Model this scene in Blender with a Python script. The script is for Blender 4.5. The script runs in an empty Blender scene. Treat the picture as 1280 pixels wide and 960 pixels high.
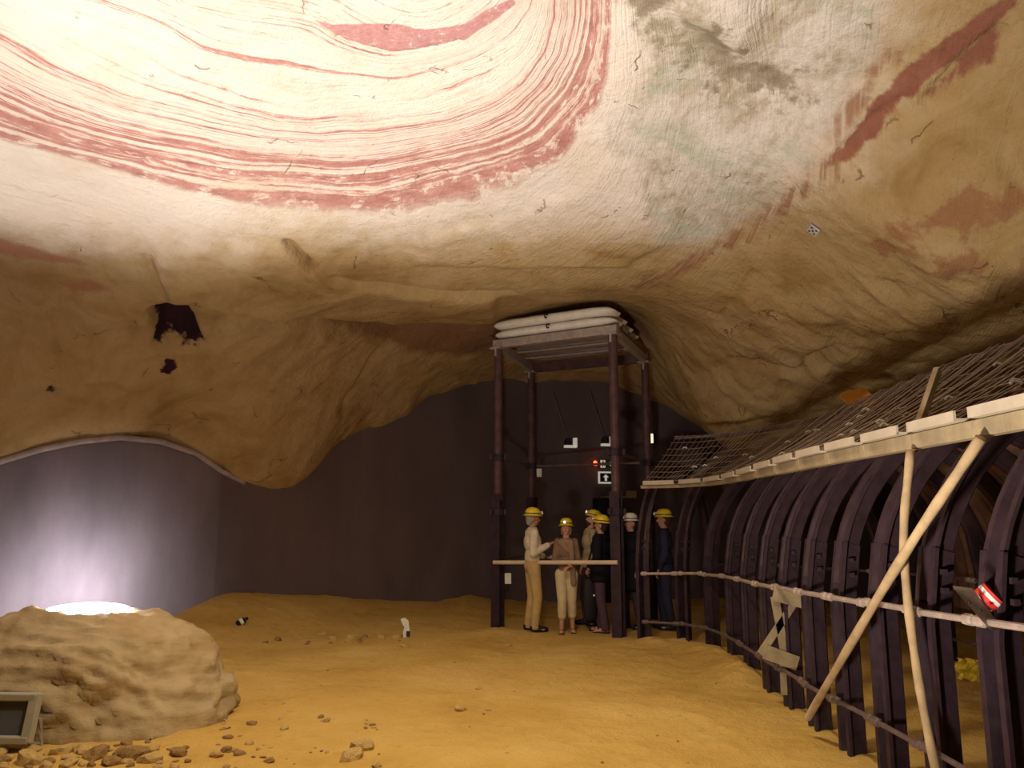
import bpy, bmesh, math, random
import numpy as np
from mathutils import Vector, Matrix, noise as mnoise

scene = bpy.context.scene
C = scene.collection
random.seed(7); rng = np.random.default_rng(7)
PI = math.pi

# ------------------------------------------------------------------ camera
F = 1000.0                       # focal length in pixels of the 1280x960 frame
CAM = Vector((0, 0, 1.6)); TILT = math.radians(9.65)
cd = bpy.data.cameras.new('camera'); cam = bpy.data.objects.new('camera', cd); C.objects.link(cam)
cd.sensor_width = 36.0; cd.lens = 36.0 * F / 1280.0; cd.clip_end = 200
cam.location = CAM; cam.rotation_euler = (PI/2 + TILT, 0, 0)
scene.camera = cam
# ------------------------------------------------------------------ world, exposure
w = bpy.data.worlds.new('world'); scene.world = w; w.use_nodes = True
w.node_tree.nodes['Background'].inputs[0].default_value = (0.010, 0.008, 0.012, 1)
w.node_tree.nodes['Background'].inputs[1].default_value = 0.4
vs = scene.view_settings
vs.view_transform = 'Standard'; vs.look = 'None'; vs.gamma = 1.0; vs.exposure = 0.25
vs.use_curve_mapping = False

# ------------------------------------------------------------------ chamber floodlight first, then unseen spots added to brighten roof, sand and wall
def spot(name, loc, target, energy, col, angle, blend, size=0.15):
    l = bpy.data.lights.new(name, 'SPOT'); o = bpy.data.objects.new(name, l); C.objects.link(o)
    l.energy = energy; l.color = col; l.spot_size = math.radians(angle); l.spot_blend = blend; l.shadow_soft_size = size
    o.location = loc; o.rotation_euler = (Vector(target) - Vector(loc)).to_track_quat('-Z', 'Y').to_euler()
    return o
spot('flood_beam', (-3.75, 5.72, 0.50), (-3.5, 5.95, 5.6), 880, (1.0, 0.91, 0.83), 94, 0.5)
spot('added_fill_near', (-1.6, 3.6, 0.35), (-0.9, 5.9, 5.6), 1000, (1.0, 0.90, 0.84), 78, 0.55)  # unseen spot added in the near foreground to brighten the rock roof
spot('added_fill_wide', (-0.2, 2.4, 0.40), (2.2, 6.6, 5.2), 820, (1.0, 0.89, 0.76), 120, 1.0)  # unseen wide fill, added for spill on the right-hand roof
spot('added_sand_fill', (-0.2, 4.2, 5.15), (-0.7, 6.9, 0.0), 640, (1.0, 0.84, 0.52), 108, 1.0, 0.2)  # overhead fill added for the foreground sand; it has no fixture
spot('added_wall_wash', (-5.50, 10.90, 0.36), (-6.25, 11.75, 0.45), 310, (0.84, 0.87, 1.0), 140, 1.0, 0.12)  # beam of the unseen floodlight added to make the wall glow

# ------------------------------------------------------------------ pixel helpers (a pixel gives a direction; a height or a depth gives the point)
_c, _s = math.cos(TILT), math.sin(TILT)
def ray(px, py):
    r = (px - 640) / F; u = (480 - py) / F
    return np.array([r, _c - u*_s, _s + u*_c])
def atz(px, py, z):
    d = ray(px, py); t = (z - 1.6) / d[2]; return Vector((d[0]*t, d[1]*t, z))
def aty(px, py, y):
    d = ray(px, py); t = y / d[1]; return Vector((d[0]*t, y, 1.6 + d[2]*t))

# ------------------------------------------------------------------ node helpers
class NT:
    def __init__(s, name):
        s.m = bpy.data.materials.new(name); s.m.use_nodes = True
        s.t = s.m.node_tree; s.n = s.t.nodes; s.l = s.t.links
        s.b = s.n['Principled BSDF']
    def _set(s, sock, v):
        if hasattr(v, 'is_output') or isinstance(v, bpy.types.NodeSocket): s.l.new(v, sock)
        elif v is not None:
            if sock.type == 'RGBA' and len(v) == 3: v = (*v, 1)
            sock.default_value = v
    def math(s, op, a, b=None, c=None, clamp=False):
        n = s.n.new('ShaderNodeMath'); n.operation = op; n.use_clamp = clamp
        for i, v in enumerate((a, b, c)):
            if v is not None: s._set(n.inputs[i], v)
        return n.outputs[0]
    def coord(s, kind='Object'):
        return s.n.new('ShaderNodeTexCoord').outputs[kind]
    def pos(s): return s.n.new('ShaderNodeNewGeometry').outputs['Position']
    def attr(s, name):
        n = s.n.new('ShaderNodeAttribute'); n.attribute_name = name; return n
    def comb(s, x, y, z=0.0):
        n = s.n.new('ShaderNodeCombineXYZ')
        for i, v in enumerate((x, y, z)): s._set(n.inputs[i], v)
        return n.outputs[0]
    def noise(s, vec, scale, detail=4, rough=0.55, dist=0.0):
        n = s.n.new('ShaderNodeTexNoise'); s._set(n.inputs['Vector'], vec)
        n.inputs['Scale'].default_value = scale; n.inputs['Detail'].default_value = detail
        n.inputs['Roughness'].default_value = rough; n.inputs['Distortion'].default_value = dist
        return n.outputs['Fac']
    def voro(s, vec, scale, feature='F1'):
        n = s.n.new('ShaderNodeTexVoronoi'); n.feature = feature; s._set(n.inputs['Vector'], vec); n.inputs['Scale'].default_value = scale
        return n.outputs['Distance']
    def ramp(s, f, stops, interp='LINEAR'):
        n = s.n.new('ShaderNodeValToRGB'); s._set(n.inputs[0], f); e = n.color_ramp; e.interpolation = interp
        while len(e.elements) < len(stops): e.elements.new(0.5)
        for el, (p, c) in zip(e.elements, stops):
            el.position = p; el.color = (*c, 1) if hasattr(c, '__len__') else (c, c, c, 1)
        return n.outputs[0]
    def step(s, f, a, b):
        n = s.n.new('ShaderNodeMapRange'); n.interpolation_type = 'SMOOTHSTEP'; s._set(n.inputs[0], f)
        n.inputs[1].default_value = a; n.inputs[2].default_value = b; return n.outputs[0]
    def mix(s, f, a, b):
        n = s.n.new('ShaderNodeMix'); n.data_type = 'RGBA'
        s._set(n.inputs[0], f); s._set(n.inputs[6], a); s._set(n.inputs[7], b); return n.outputs[2]
    def bump(s, h, strength=0.3, dist=0.02, normal=None):
        n = s.n.new('ShaderNodeBump'); s._set(n.inputs['Height'], h)
        n.inputs['Strength'].default_value = strength; n.inputs['Distance'].default_value = dist
        if normal is not None: s.l.new(normal, n.inputs['Normal'])
        return n.outputs[0]
    def out(s, col=None, rough=0.8, metal=0.0, normal=None, spec=0.3):
        if col is not None: s._set(s.b.inputs['Base Color'], col)
        s._set(s.b.inputs['Roughness'], rough); s._set(s.b.inputs['Metallic'], metal)
        s.b.inputs['Specular IOR Level'].default_value = spec
        if normal is not None: s.l.new(normal, s.b.inputs['Normal'])
        return s.m

def simple(name, col, rough=0.8, metal=0.0, var=0.25, scale=5.0, bump=0.15, bscale=40.0, bdist=0.01, spec=0.3):
    t = NT(name); p = t.coord()
    f = t.noise(p, scale, 5, 0.6)
    lo = tuple(c*(1-var) for c in col); hi = tuple(min(1, c*(1+var)) for c in col)
    c = t.ramp(f, [(0.3, lo), (0.7, hi)])
    nb = t.bump(t.noise(p, bscale, 4, 0.6), bump, bdist) if bump else None
    return t.out(c, rough, metal, nb, spec)
def emis(name, col, strength):
    t = NT(name); p = t.coord()
    c = t.mix(t.noise(p, 8), tuple(x*0.9 for x in col), col)
    t.l.new(c, t.b.inputs['Emission Color']); t.b.inputs['Emission Strength'].default_value = strength
    return t.out(col, 0.5)

# ------------------------------------------------------------------ geometry helpers
def link(name, me, m=None, parent=None, smooth=False):
    o = bpy.data.objects.new(name, me); C.objects.link(o)
    if m is not None and not me.materials: me.materials.append(m)
    if parent is not None: o.parent = parent
    if smooth: me.polygons.foreach_set('use_smooth', [True]*len(me.polygons))
    return o
def obj(name, bm, m, parent=None, smooth=False):
    me = bpy.data.meshes.new(name); bm.to_mesh(me); bm.free()
    return link(name, me, m, parent, smooth)
def tag(o, label=None, cat=None, group=None, kind=None):
    if label: o['label'] = label
    if cat: o['category'] = cat
    if group: o['group'] = group
    if kind: o['kind'] = kind
    return o
def thing(name, label, cat, loc=(0,0,0), rz=0.0, group=None):
    o = bpy.data.objects.new(name, None); C.objects.link(o); o.empty_display_size = 0.1
    o.location = loc; o.rotation_euler = (0, 0, rz)
    return tag(o, label, cat, group)
def box(bm, c, s, rot=None, bevel=0.0):
    M = Matrix.Translation(Vector(c)) @ (rot.to_4x4() if rot is not None else Matrix.Identity(4)) @ Matrix.Diagonal((*s, 1))
    r = bmesh.ops.create_cube(bm, size=1.0, matrix=M)
    if bevel:
        es = list({e for v in r['verts'] for e in v.link_edges})
        bmesh.ops.bevel(bm, geom=es, offset=bevel, segments=2, affect='EDGES', profile=0.5)
def frame_of(d):
    d = d.normalized(); up = Vector((0,0,1)) if abs(d.z) < 0.95 else Vector((1,0,0))
    x = d.cross(up).normalized(); y = x.cross(d).normalized()
    return Matrix((x, d, y)).transposed()        # columns: side, along, up
def bar(bm, a, b, wdt, h, bevel=0.0):
    a, b = Vector(a), Vector(b); d = b - a
    box(bm, (a+b)/2, (wdt, d.length, h), frame_of(d), bevel)
def tube(bm, pts, r, seg=8, caps=True):
    pts = [Vector(p) for p in pts]; n = len(pts)
    rr = r if hasattr(r, '__len__') else [r]*n
    rings = []
    for i, p in enumerate(pts):
        d = (pts[min(i+1, n-1)] - pts[max(i-1, 0)]); Fm = frame_of(d)
        rings.append([bm.verts.new(p + Fm @ Vector((math.cos(2*PI*k/seg)*rr[i], 0, math.sin(2*PI*k/seg)*rr[i]))) for k in range(seg)])
    for i in range(n-1):
        for k in range(seg):
            bm.faces.new((rings[i][k], rings[i][(k+1)%seg], rings[i+1][(k+1)%seg], rings[i+1][k]))
    if caps:
        bm.faces.new(rings[0]); bm.faces.new(rings[-1])
def sweep(bm, pts, section, frames):
    rings = []
    for p, (u, v) in zip(pts, frames):
        rings.append([bm.verts.new(p + u*a + v*b) for a, b in section])
    n = len(section)
    for i in range(len(pts)-1):
        for k in range(n):
            bm.faces.new((rings[i][k], rings[i][(k+1)%n], rings[i+1][(k+1)%n], rings[i+1][k]))
    bm.faces.new(rings[0]); bm.faces.new(rings[-1])
def lathe(bm, prof, seg=20, M=None):
    M = M or Matrix.Identity(4); rings = []
    for r, z in prof:
        if r < 1e-5: rings.append([bm.verts.new(M @ Vector((0,0,z)))])
        else: rings.append([bm.verts.new(M @ Vector((r*math.cos(2*PI*k/seg), r*math.sin(2*PI*k/seg), z))) for k in range(seg)])
    for A, B in zip(rings, rings[1:]):
        for k in range(seg):
            k2 = (k+1) % seg
            if len(A) == 1 and len(B) == 1: continue
            if len(A) == 1: bm.faces.new((A[0], B[k], B[k2]))
            elif len(B) == 1: bm.faces.new((A[k], A[k2], B[0]))
            else: bm.faces.new((A[k], A[k2], B[k2], B[k]))
def fixn(bm): bmesh.ops.recalc_face_normals(bm, faces=bm.faces)

# ------------------------------------------------------------------ numpy noise
def vnoise(x, y, seed=0):
    r = np.random.default_rng(seed); T = r.random((256, 256))
    xi = np.floor(x).astype(int); yi = np.floor(y).astype(int); fx = x-xi; fy = y-yi
    fx = fx*fx*(3-2*fx); fy = fy*fy*(3-2*fy)
    a = T[xi % 256, yi % 256]; b = T[(xi+1) % 256, yi % 256]; c = T[xi % 256, (yi+1) % 256]; d = T[(xi+1) % 256, (yi+1) % 256]
    return (a*(1-fx)+b*fx)*(1-fy) + (c*(1-fx)+d*fx)*fy - 0.5
def fbm(x, y, sc, oct=4, seed=0):
    s = 0; amp = 1
    for k in range(oct):
        s = s + amp*vnoise(x*sc + 17.3*k, y*sc + 5.1*k, seed+k); sc *= 2.03; amp *= 0.5
    return s
class TPS:
    def __init__(s, pts, val, smooth=1e-3):
        P = np.asarray(pts, float); n = len(P); s.P = P
        K = s.k(np.linalg.norm(P[:, None]-P[None], axis=2)) + smooth*np.eye(n)
        Q = np.c_[np.ones(n), P]; A = np.block([[K, Q], [Q.T, np.zeros((3, 3))]])
        s.w = np.linalg.solve(A, np.r_[np.asarray(val, float), 0, 0, 0])
    @staticmethod
    def k(r): return np.where(r > 1e-9, r*r*np.log(np.maximum(r, 1e-9)), 0.0)
    def __call__(s, X):
        X = np.asarray(X, float); out = np.empty(len(X))
        for i in range(0, len(X), 20000):
            x = X[i:i+20000]; r = np.linalg.norm(x[:, None]-s.P[None], axis=2)
            out[i:i+20000] = s.k(r) @ s.w[:-3] + s.w[-3] + x @ s.w[-2:]
        return out
def line_dist(P, L):
    L = np.asarray(L, float); d = np.full(len(P), 1e9)
    for a, b in zip(L[:-1], L[1:]):
        ab = b-a; t = np.clip(((P-a) @ ab)/max(ab @ ab, 1e-9), 0, 1)
        d = np.minimum(d, np.hypot(*(P-(a+t[:, None]*ab)).T))
    return d
def poly_sdf(P, L):
    L = np.asarray(L, float); d = line_dist(P, np.vstack([L, L[:1]])); ins = np.zeros(len(P), bool)
    for a, b in zip(L, np.roll(L, -1, 0)):
        c = ((a[1] > P[:, 1]) != (b[1] > P[:, 1]))
        with np.errstate(divide='ignore', invalid='ignore'):
            xx = (b[0]-a[0])*(P[:, 1]-a[1])/(b[1]-a[1]) + a[0]
        ins ^= c & (P[:, 0] < xx)
    return np.where(ins, -d, d)
def grid_mesh(name, xs, ys, Z):
    nx, ny = len(xs), len(ys); X, Y = np.meshgrid(xs, ys, indexing='ij')
    co = np.stack([X, Y, Z], -1).reshape(-1, 3)
    i, j = np.meshgrid(np.arange(nx-1), np.arange(ny-1), indexing='ij'); a = (i*ny+j).ravel()
    q = np.stack([a, a+ny, a+ny+1, a+1], -1)
    me = bpy.data.meshes.new(name); me.vertices.add(len(co)); me.vertices.foreach_set('co', co.ravel())
    me.loops.add(q.size); me.loops.foreach_set('vertex_index', q.ravel())
    me.polygons.add(len(q)); me.polygons.foreach_set('loop_start', np.arange(0, q.size, 4))
    me.polygons.foreach_set('use_smooth', np.ones(len(q), bool)); me.update(); me.validate()
    return me
def set_attr(me, name, v):
    a = me.attributes.new(name, 'FLOAT', 'POINT'); a.data.foreach_set('value', np.asarray(v, np.float32))

# ================================================================== CEILING SURFACE
def cy(px, py, y): p = aty(px, py, y); return (p.x, p.y, p.z)
def cz(px, py, z): p = atz(px, py, z); return (p.x, p.y, p.z)
ctrl = [cz(0,0,5.5), cz(320,0,5.75), cz(640,0,5.8), cz(900,0,5.75), cz(1100,0,5.6), cz(1280,0,5.4),
  cz(0,150,5.35), cz(320,150,5.6), cz(640,150,5.6), cz(900,150,5.5), cz(1100,150,5.15), cz(1280,200,4.55),
  cz(0,280,4.95), cz(200,295,5.0), cz(400,285,5.2), cz(600,285,5.2), cz(800,285,5.1), cz(1000,300,4.75), cz(1150,300,4.2), cz(1280,320,3.9),
  cy(0,380,10.0), cy(120,380,10.2), cy(250,385,10.6), cy(400,370,11.0), cy(560,375,11.3), cy(700,370,11.3), cy(830,370,11.0), cy(960,380,10.0), cy(1100,390,8.8), cz(1280,410,3.55),
  cy(0,470,10.6), cy(120,470,11.1), cy(250,470,11.8), cy(390,450,12.5), cy(480,430,13.2), cy(600,410,13.2), cy(720,398,13.6), (2.2,13.4,4.95), (1.2,14.6,4.95), (2.3,14.6,4.8), cy(850,425,12.4), cy(930,450,11.6), cy(1040,460,10.8), cy(1150,440,9.6),
  cy(0,567,11.0), cy(80,546,11.5), cy(150,536,12.0), cy(240,557,12.8), cy(310,598,13.3), cy(380,592,13.8), cy(430,546,14.2), cy(510,518,15.0), cy(560,490,15.4), cy(620,477,15.9), cy(700,474,16.4), cy(800,486,16.4), cy(850,515,15.4),
  cy(880,530,13.5), cy(960,540,12.8), cy(1060,520,12.2),
  (8,9,3.2), (8,3,3.6), (-10,5,4.2), (-10,9,3.0), (-9,0,5.0), (0,1,5.9), (0,-4,5.2), (5,0,5.2), (8,-4,4.2), (-9,-4,4.5),
  (0,19,4.0), (6,18.5,3.6), (9.5,14,2.9), (-6,16.5,1.8), (-10,15,1.6), (-9.5,12,1.9)]
ctrl = np.array(ctrl)
ceil_tps = TPS(ctrl[:, :2], ctrl[:, 2], 0.02)
def on_ceil(pix):
    """first hit of the direction with the ceiling surface, in plan"""
    pix = np.asarray(pix, float); D = np.array([ray(*p) for p in pix]); best = np.full(len(D), 30.0); done = np.zeros(len(D), bool)
    for t in np.arange(3.0, 19, 0.06):
        P = D*t; z = ceil_tps(P[:, :2]); hit = (1.6+P[:, 2] >= z) & ~done
        best[hit] = t; done |= hit
        if done.all(): break
    return D[:, :2]*best[:, None]

xs = np.r_[np.arange(-10.5,-6.5,0.12), np.arange(-6.5,6.0,0.03), np.arange(6.0,9.7,0.12)]; ys = np.r_[np.arange(-4.5,4.8,0.15), np.arange(4.8,13.0,0.03), np.arange(13.0,17.3,0.05), np.arange(17.3,18.7,0.15)]
GX, GY = np.meshgrid(xs, ys, indexing='ij'); P2 = np.c_[GX.ravel(), GY.ravel()]
Zc = ceil_tps(P2)
flat = (0.012*fbm(P2[:,0], P2[:,1], 2.2, 4, 3) + 0.05*fbm(P2[:,0], P2[:,1], 0.6, 3, 9))
rough_zone = np.clip((5.2-Zc)/1.2, 0, 1)
Zc = Zc + flat + rough_zone*(0.10*fbm(P2[:,0], P2[:,1]*1.6, 0.8, 5, 21) + 0.20*(np.abs(fbm(P2[:,0]*0.8, P2[:,1]*1.5, 0.75, 4, 31))-0.15) + 0.09*(np.abs(fbm(P2[:,0], P2[:,1], 1.9, 4, 77))-0.15))
def groove(pix, depth, width, up=1):
    d = line_dist(P2, on_ceil(pix)); return up*depth*np.exp(-(d/width)**2)
def step_edge(pix_poly, h, soft):
    """a slab of rock standing proud (h<0 hangs lower) inside the outline"""
    d = poly_sdf(P2, on_ceil(pix_poly)); return h/(1+np.exp(np.clip(d/soft, -40, 40)))
Zc += groove([(360,303),(375,315),(392,330)], 0.22, 0.05)
Zc += groove([(392,330),(410,342),(450,352),(500,358),(560,366),(640,368)], 0.06, 0.05)
Zc += groove([(187,322),(190,340),(205,370)], 0.10, 0.06)
Zc += groove([(225,390),(300,398),(380,405),(480,408),(560,408),(620,405)], 0.10, 0.12)
Zc += groove([(385,402),(500,412),(620,410),(800,412)], 0.12, 0.22)
Zc += groove([(180,198),(230,205),(270,210),(305,213)], 0.05, 0.03)
Zc += groove([(275,183),(305,188)], 0.03, 0.03)
Zc += groove([(30,146),(80,165)], 0.03, 0.03)
Zc += groove([(425,47),(450,59),(490,67),(530,62),(575,50)], 0.05, 0.03)
Zc += groove([(1160,120),(1195,90),(1250,35)], 0.09, 0.05)
Zc += groove([(1045,190),(1090,150),(1130,125)], 0.05, 0.04)
Zc += groove([(790,0),(830,22),(880,58),(930,85),(985,98)], 0.05, 0.20)
Zc += groove([(900,395),(935,350),(945,340)], 0.04, 0.06)
Zc += groove([(1060,385),(1055,410),(1035,440),(1010,455)], 0.04, 0.12)
Zc += groove([(830,470),(880,470),(930,455),(1000,465),(1040,440)], 0.10, 0.10)
Zc += groove([(470,440),(450,475),(430,500),(427,530)], 0.08, 0.05)
Zc += groove([(0,435),(60,462),(140,478),(180,490)], -0.07, 0.07)
Zc += groove([(0,505),(60,500),(150,520)], 0.06, 0.08)
Zc += step_edge([(945,345),(985,355),(1045,380),(1060,390),(1050,415),(1030,440),(1000,450),(930,440),(905,410),(920,370)], -0.04, 0.07)
Zc += step_edge([(185,322),(230,305),(300,300),(370,310),(420,345),(500,362),(620,372),(620,398),(480,402),(380,398),(260,385),(205,375)], -0.10, 0.03)
Zc += step_edge([(430,545),(460,500),(520,500),(512,522),(490,532)], -0.10, 0.04)
Zc += step_edge([(760,195),(800,200),(815,260),(828,302),(780,330),(640,335),(520,330),(520,300),(640,270),(720,235)], -0.05, 0.03)
Zc += step_edge([(190,392),(215,385),(240,405),(252,430),(235,437),(195,437)], 0.35, 0.03)     # broken-out dark hollow
Zc += step_edge([(840,0),(900,45),(935,65),(945,30),(950,0),(930,-40),(850,-40)], -0.12, 0.05)
# ---- strata field and rock zones, as plan attributes
curves = {
 0: [(240,0),(325,17),(400,32),(425,47),(450,59),(490,67),(530,62),(575,50),(600,35),(635,10),(650,-30)],
 1: [(135,0),(200,28),(255,52),(320,72),(380,85),(430,90),(500,95),(560,82),(600,65),(640,40),(665,0),(670,-40)],
 2: [(-80,5),(0,42),(65,75),(110,95),(160,116),(215,130),(280,148),(340,160),(400,165),(470,162),(560,148),(610,132),(650,105),(680,65),(692,20),(694,-30)],
 3: [(-80,55),(0,88),(60,118),(130,145),(200,163),(300,180),(360,186),(420,192),(480,190),(540,178),(600,162),(645,140),(682,105),(702,70),(713,30),(716,-20)],
 4: [(-90,150),(0,172),(60,186),(130,205),(180,224),(250,242),(320,255),(380,262),(440,268),(495,273),(540,264),(600,248),(645,232),(690,205),(720,178),(745,135),(760,95),(766,50),(766,0),(762,-40)]}
sp, sv = [], []
for k, L in curves.items():
    W = on_ceil(L); W = np.vstack([W, (W[1:]+W[:-1])/2]); sp.append(W); sv += [float(k)]*len(W)
sp = np.vstack(sp)
strata = TPS(sp, sv, 0.01)(P2)
ctr = on_ceil([(470, -140)])[0]
ang = np.arctan2(P2[:,0]-ctr[0], P2[:,1]-ctr[1]); along = ang*3.2
def zone(*polys):
    return np.min([poly_sdf(P2, on_ceil(p)) for p in polys], axis=0)
def ribbon(pts):                                # [(px,py,halfwidth_px)]
    P = np.array([p[:2] for p in pts], float); h = np.array([p[2] for p in pts], float)
    t = np.gradient(P, axis=0); n = np.c_[-t[:,1], t[:,0]]/np.hypot(t[:,0], t[:,1])[:,None]
    return [tuple(q) for q in P+n*h[:,None]] + [tuple(q) for q in (P-n*h[:,None])[::-1]]
z_patch = zone([(393,22),(415,28),(450,27),(500,27),(520,35),(545,36),(580,25),(610,10),(640,-2),(645,5),(600,37),(575,51),(530,63),(490,67),(450,58),(425,47)])
z_marble = zone([(790,-30),(800,40),(812,100),(765,150),(762,185),(800,200),(815,255),(828,300),(880,300),(935,270),(980,225),(1020,185),(1060,120),(1095,60),(1105,-30)])
z_vein = zone(ribbon([(785,-20,22),(820,18,20),(860,45,20),(900,70,20),(935,95,14),(985,100,12),(1000,98,4)]))
z_red = zone(ribbon([(1275,-20,12),(1225,30,13),(1185,62,14),(1150,86,14),(1118,115,16),(1085,155,11),(1055,187,7),(1030,200,4)]),
             ribbon([(1252,38,3),(1232,60,7),(1200,88,7),(1160,121,3)]))
z_red2 = zone(ribbon([(1055,185,12),(1010,228,10),(975,258,8),(935,290,9),(900,306,5),(860,328,6),(820,345,8),(790,357,4)]),
              ribbon([(1120,60,8),(1085,100,8),(1060,140,10),(1040,180,8)]))
z_blot = zone([(1110,288),(1130,272),(1180,260),(1200,242),(1195,222),(1230,236),(1280,228),(1300,235),(1290,250),(1240,258),(1235,285),(1220,295),(1208,308),(1192,275),(1150,282),(1120,296)],
              [(1150,338),(1175,325),(1215,314),(1235,322),(1222,340),(1180,346)], [(1085,312),(1110,304),(1160,308),(1190,312),(1150,322),(1100,322)])
z_left = zone([(-40,285),(20,300),(60,312),(110,328),(80,330),(-40,312)], [(75,348),(115,352),(140,366),(90,362)])
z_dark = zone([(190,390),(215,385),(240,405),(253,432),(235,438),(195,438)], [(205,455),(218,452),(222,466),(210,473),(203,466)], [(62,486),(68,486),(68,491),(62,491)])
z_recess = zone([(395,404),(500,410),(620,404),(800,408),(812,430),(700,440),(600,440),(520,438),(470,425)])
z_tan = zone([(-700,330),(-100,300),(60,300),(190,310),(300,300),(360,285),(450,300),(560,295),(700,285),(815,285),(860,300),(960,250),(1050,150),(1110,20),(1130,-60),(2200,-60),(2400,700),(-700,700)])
me = grid_mesh('ceiling', xs, ys, Zc.reshape(GX.shape)); me.flip_normals()
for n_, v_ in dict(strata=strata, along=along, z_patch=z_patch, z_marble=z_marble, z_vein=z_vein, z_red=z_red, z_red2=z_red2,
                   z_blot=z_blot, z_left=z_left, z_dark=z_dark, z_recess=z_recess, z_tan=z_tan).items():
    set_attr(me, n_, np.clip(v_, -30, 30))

def ceiling_material():
    t = NT('folded_sandstone'); p = t.pos()
    u = t.attr('strata').outputs['Fac']; s = t.attr('along').outputs['Fac']
    n_big = t.noise(p, 0.9, 5, 0.6); n_mid = t.noise(p, 4.0, 6, 0.62); n_fine = t.noise(p, 22, 5, 0.65)
    wob = t.math('MULTIPLY', t.math('SUBTRACT', t.noise(p, 1.6, 6, 0.6), 0.5), 0.13)
    uu = t.math('ADD', u, wob)
    streak = t.noise(t.comb(t.math('MULTIPLY', uu, 13.0), t.math('MULTIPLY', s, 0.30), 0.0), 1.0, 4, 0.62)
    streak2 = t.noise(t.comb(t.math('MULTIPLY', uu, 34.0), t.math('MULTIPLY', s, 0.9), 4.0), 1.0, 3, 0.6)
    frag = t.noise(t.comb(t.math('MULTIPLY', u, 14.0), t.math('MULTIPLY', s, 5.0), 9.0), 1.0, 5, 0.7)
    cream = t.ramp(n_big, [(0.3, (0.64, 0.545, 0.43)), (0.5, (0.72, 0.65, 0.565)), (0.7, (0.73, 0.63, 0.52))])
    cream = t.mix(t.math('MULTIPLY', t.step(streak2, 0.5, 0.75), 0.35), cream, (0.62, 0.47, 0.35))
    red = t.ramp(n_mid, [(0.3, (0.36, 0.15, 0.125)), (0.7, (0.53, 0.29, 0.24))])
    pink = t.ramp(n_mid, [(0.3, (0.62, 0.34, 0.27)), (0.7, (0.70, 0.47, 0.38))])
    u5 = t.math('DIVIDE', t.math('ADD', uu, 1.0), 6.5)
    def U(x): return (x+1)/6.5
    env = t.ramp(u5, [(U(-1), .40), (U(-.3), .44), (U(.9), .36), (U(1.0), .52), (U(1.1), .36), (U(1.9), .42), (U(2.0), .50), (U(2.4), .42), (U(2.9), .46), (U(3.3), .50), (U(3.6), .51), (U(3.95), .50), (U(4.10), .1), (U(5.4), 0.0)])
    bandv = t.math('ADD', t.math('MULTIPLY', streak, 0.75), t.math('MULTIPLY', frag, 0.25))
    k = t.math('SUBTRACT', t.math('ADD', bandv, env), 1.0)
    band = t.step(k, -0.03, 0.035)
    pinkm = t.math('MULTIPLY', t.step(k, -0.13, 0.02), 0.5)
    stripes = t.ramp(u5, [(0, 0), (U(3.60), 0), (U(3.63), 1), (U(3.72), 1), (U(3.75), 0), (U(3.88), 0), (U(3.90), 1), (U(3.97), 1), (U(3.99), 0)])
    stripes = t.math('MULTIPLY', stripes, t.step(frag, 0.38, 0.50))
    col = t.mix(pinkm, cream, pink)
    col = t.mix(t.math('MAXIMUM', band, stripes), col, red)
    def inside(name, amp=0.12, soft=0.03, nz=n_mid):
        v = t.math('ADD', t.attr(name).outputs['Fac'], t.math('MULTIPLY', t.math('SUBTRACT', nz, 0.5), amp))
        return t.step(v, soft, -soft)
    # tan lower rock
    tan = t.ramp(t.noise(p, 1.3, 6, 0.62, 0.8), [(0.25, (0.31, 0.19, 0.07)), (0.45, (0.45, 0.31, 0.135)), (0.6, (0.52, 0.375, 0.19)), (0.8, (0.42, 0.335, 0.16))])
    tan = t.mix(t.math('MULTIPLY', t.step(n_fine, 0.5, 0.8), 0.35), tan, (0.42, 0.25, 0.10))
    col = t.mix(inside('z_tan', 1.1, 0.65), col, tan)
    # marbled grey-green rock
    mp_ = t.n.new('ShaderNodeMapping'); t.l.new(p, mp_.inputs[0]); mp_.inputs['Rotation'].default_value = (0, 0, 0.5); mp_.inputs['Scale'].default_value = (1.6, 0.7, 1.0)
    mv = t.noise(mp_.outputs[0], 1.5, 9, 0.7, 0.5); mf = t.noise(mp_.outputs[0], 7.0, 6, 0.7, 0.6)
    marble = t.ramp(t.math('ADD', t.math('MULTIPLY', mv, 0.6), t.math('MULTIPLY', mf, 0.4)), [(0.34, (0.30, 0.24, 0.15)), (0.44, (0.47, 0.41, 0.31)), (0.52, (0.60, 0.54, 0.47)), (0.64, (0.72, 0.66, 0.60))])
    green = t.step(t.noise(p, 1.1, 5, 0.6, 0.7), 0.50, 0.66)
    marble = t.mix(t.math('MULTIPLY', green, 0.6), marble, (0.37, 0.43, 0.31))
    col = t.mix(inside('z_marble', 0.7, 0.13), col, marble)
    vein = t.ramp(n_mid, [(0.35, (0.20, 0.15, 0.09)), (0.55, (0.33, 0.29, 0.20)), (0.7, (0.45, 0.33, 0.22))])
    col = t.mix(t.math('MULTIPLY', inside('z_vein', 1.5, 0.12), 0.85), col, vein)
    col = t.mix(inside('z_red', 0.16, 0.02), col, t.ramp(n_mid, [(0.3, (0.27, 0.105, 0.065)), (0.7, (0.36, 0.16, 0.11))]))
    r2 = t.math('MULTIPLY', inside('z_red2', 0.35, 0.06), t.step(t.noise(t.comb(t.math('MULTIPLY', u, 8.0), s, 2.0), 2.0, 4), 0.40, 0.56))
    col = t.mix(t.math('MULTIPLY', r2, 0.8), col, (0.33, 0.16, 0.095))
    col = t.mix(t.math('MULTIPLY', inside('z_blot', 0.5, 0.04), 0.75), col, (0.34, 0.16, 0.085))
    col = t.mix(t.math('MULTIPLY', inside('z_left', 0.15, 0.05), 0.8), col, (0.42, 0.19, 0.12))
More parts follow.
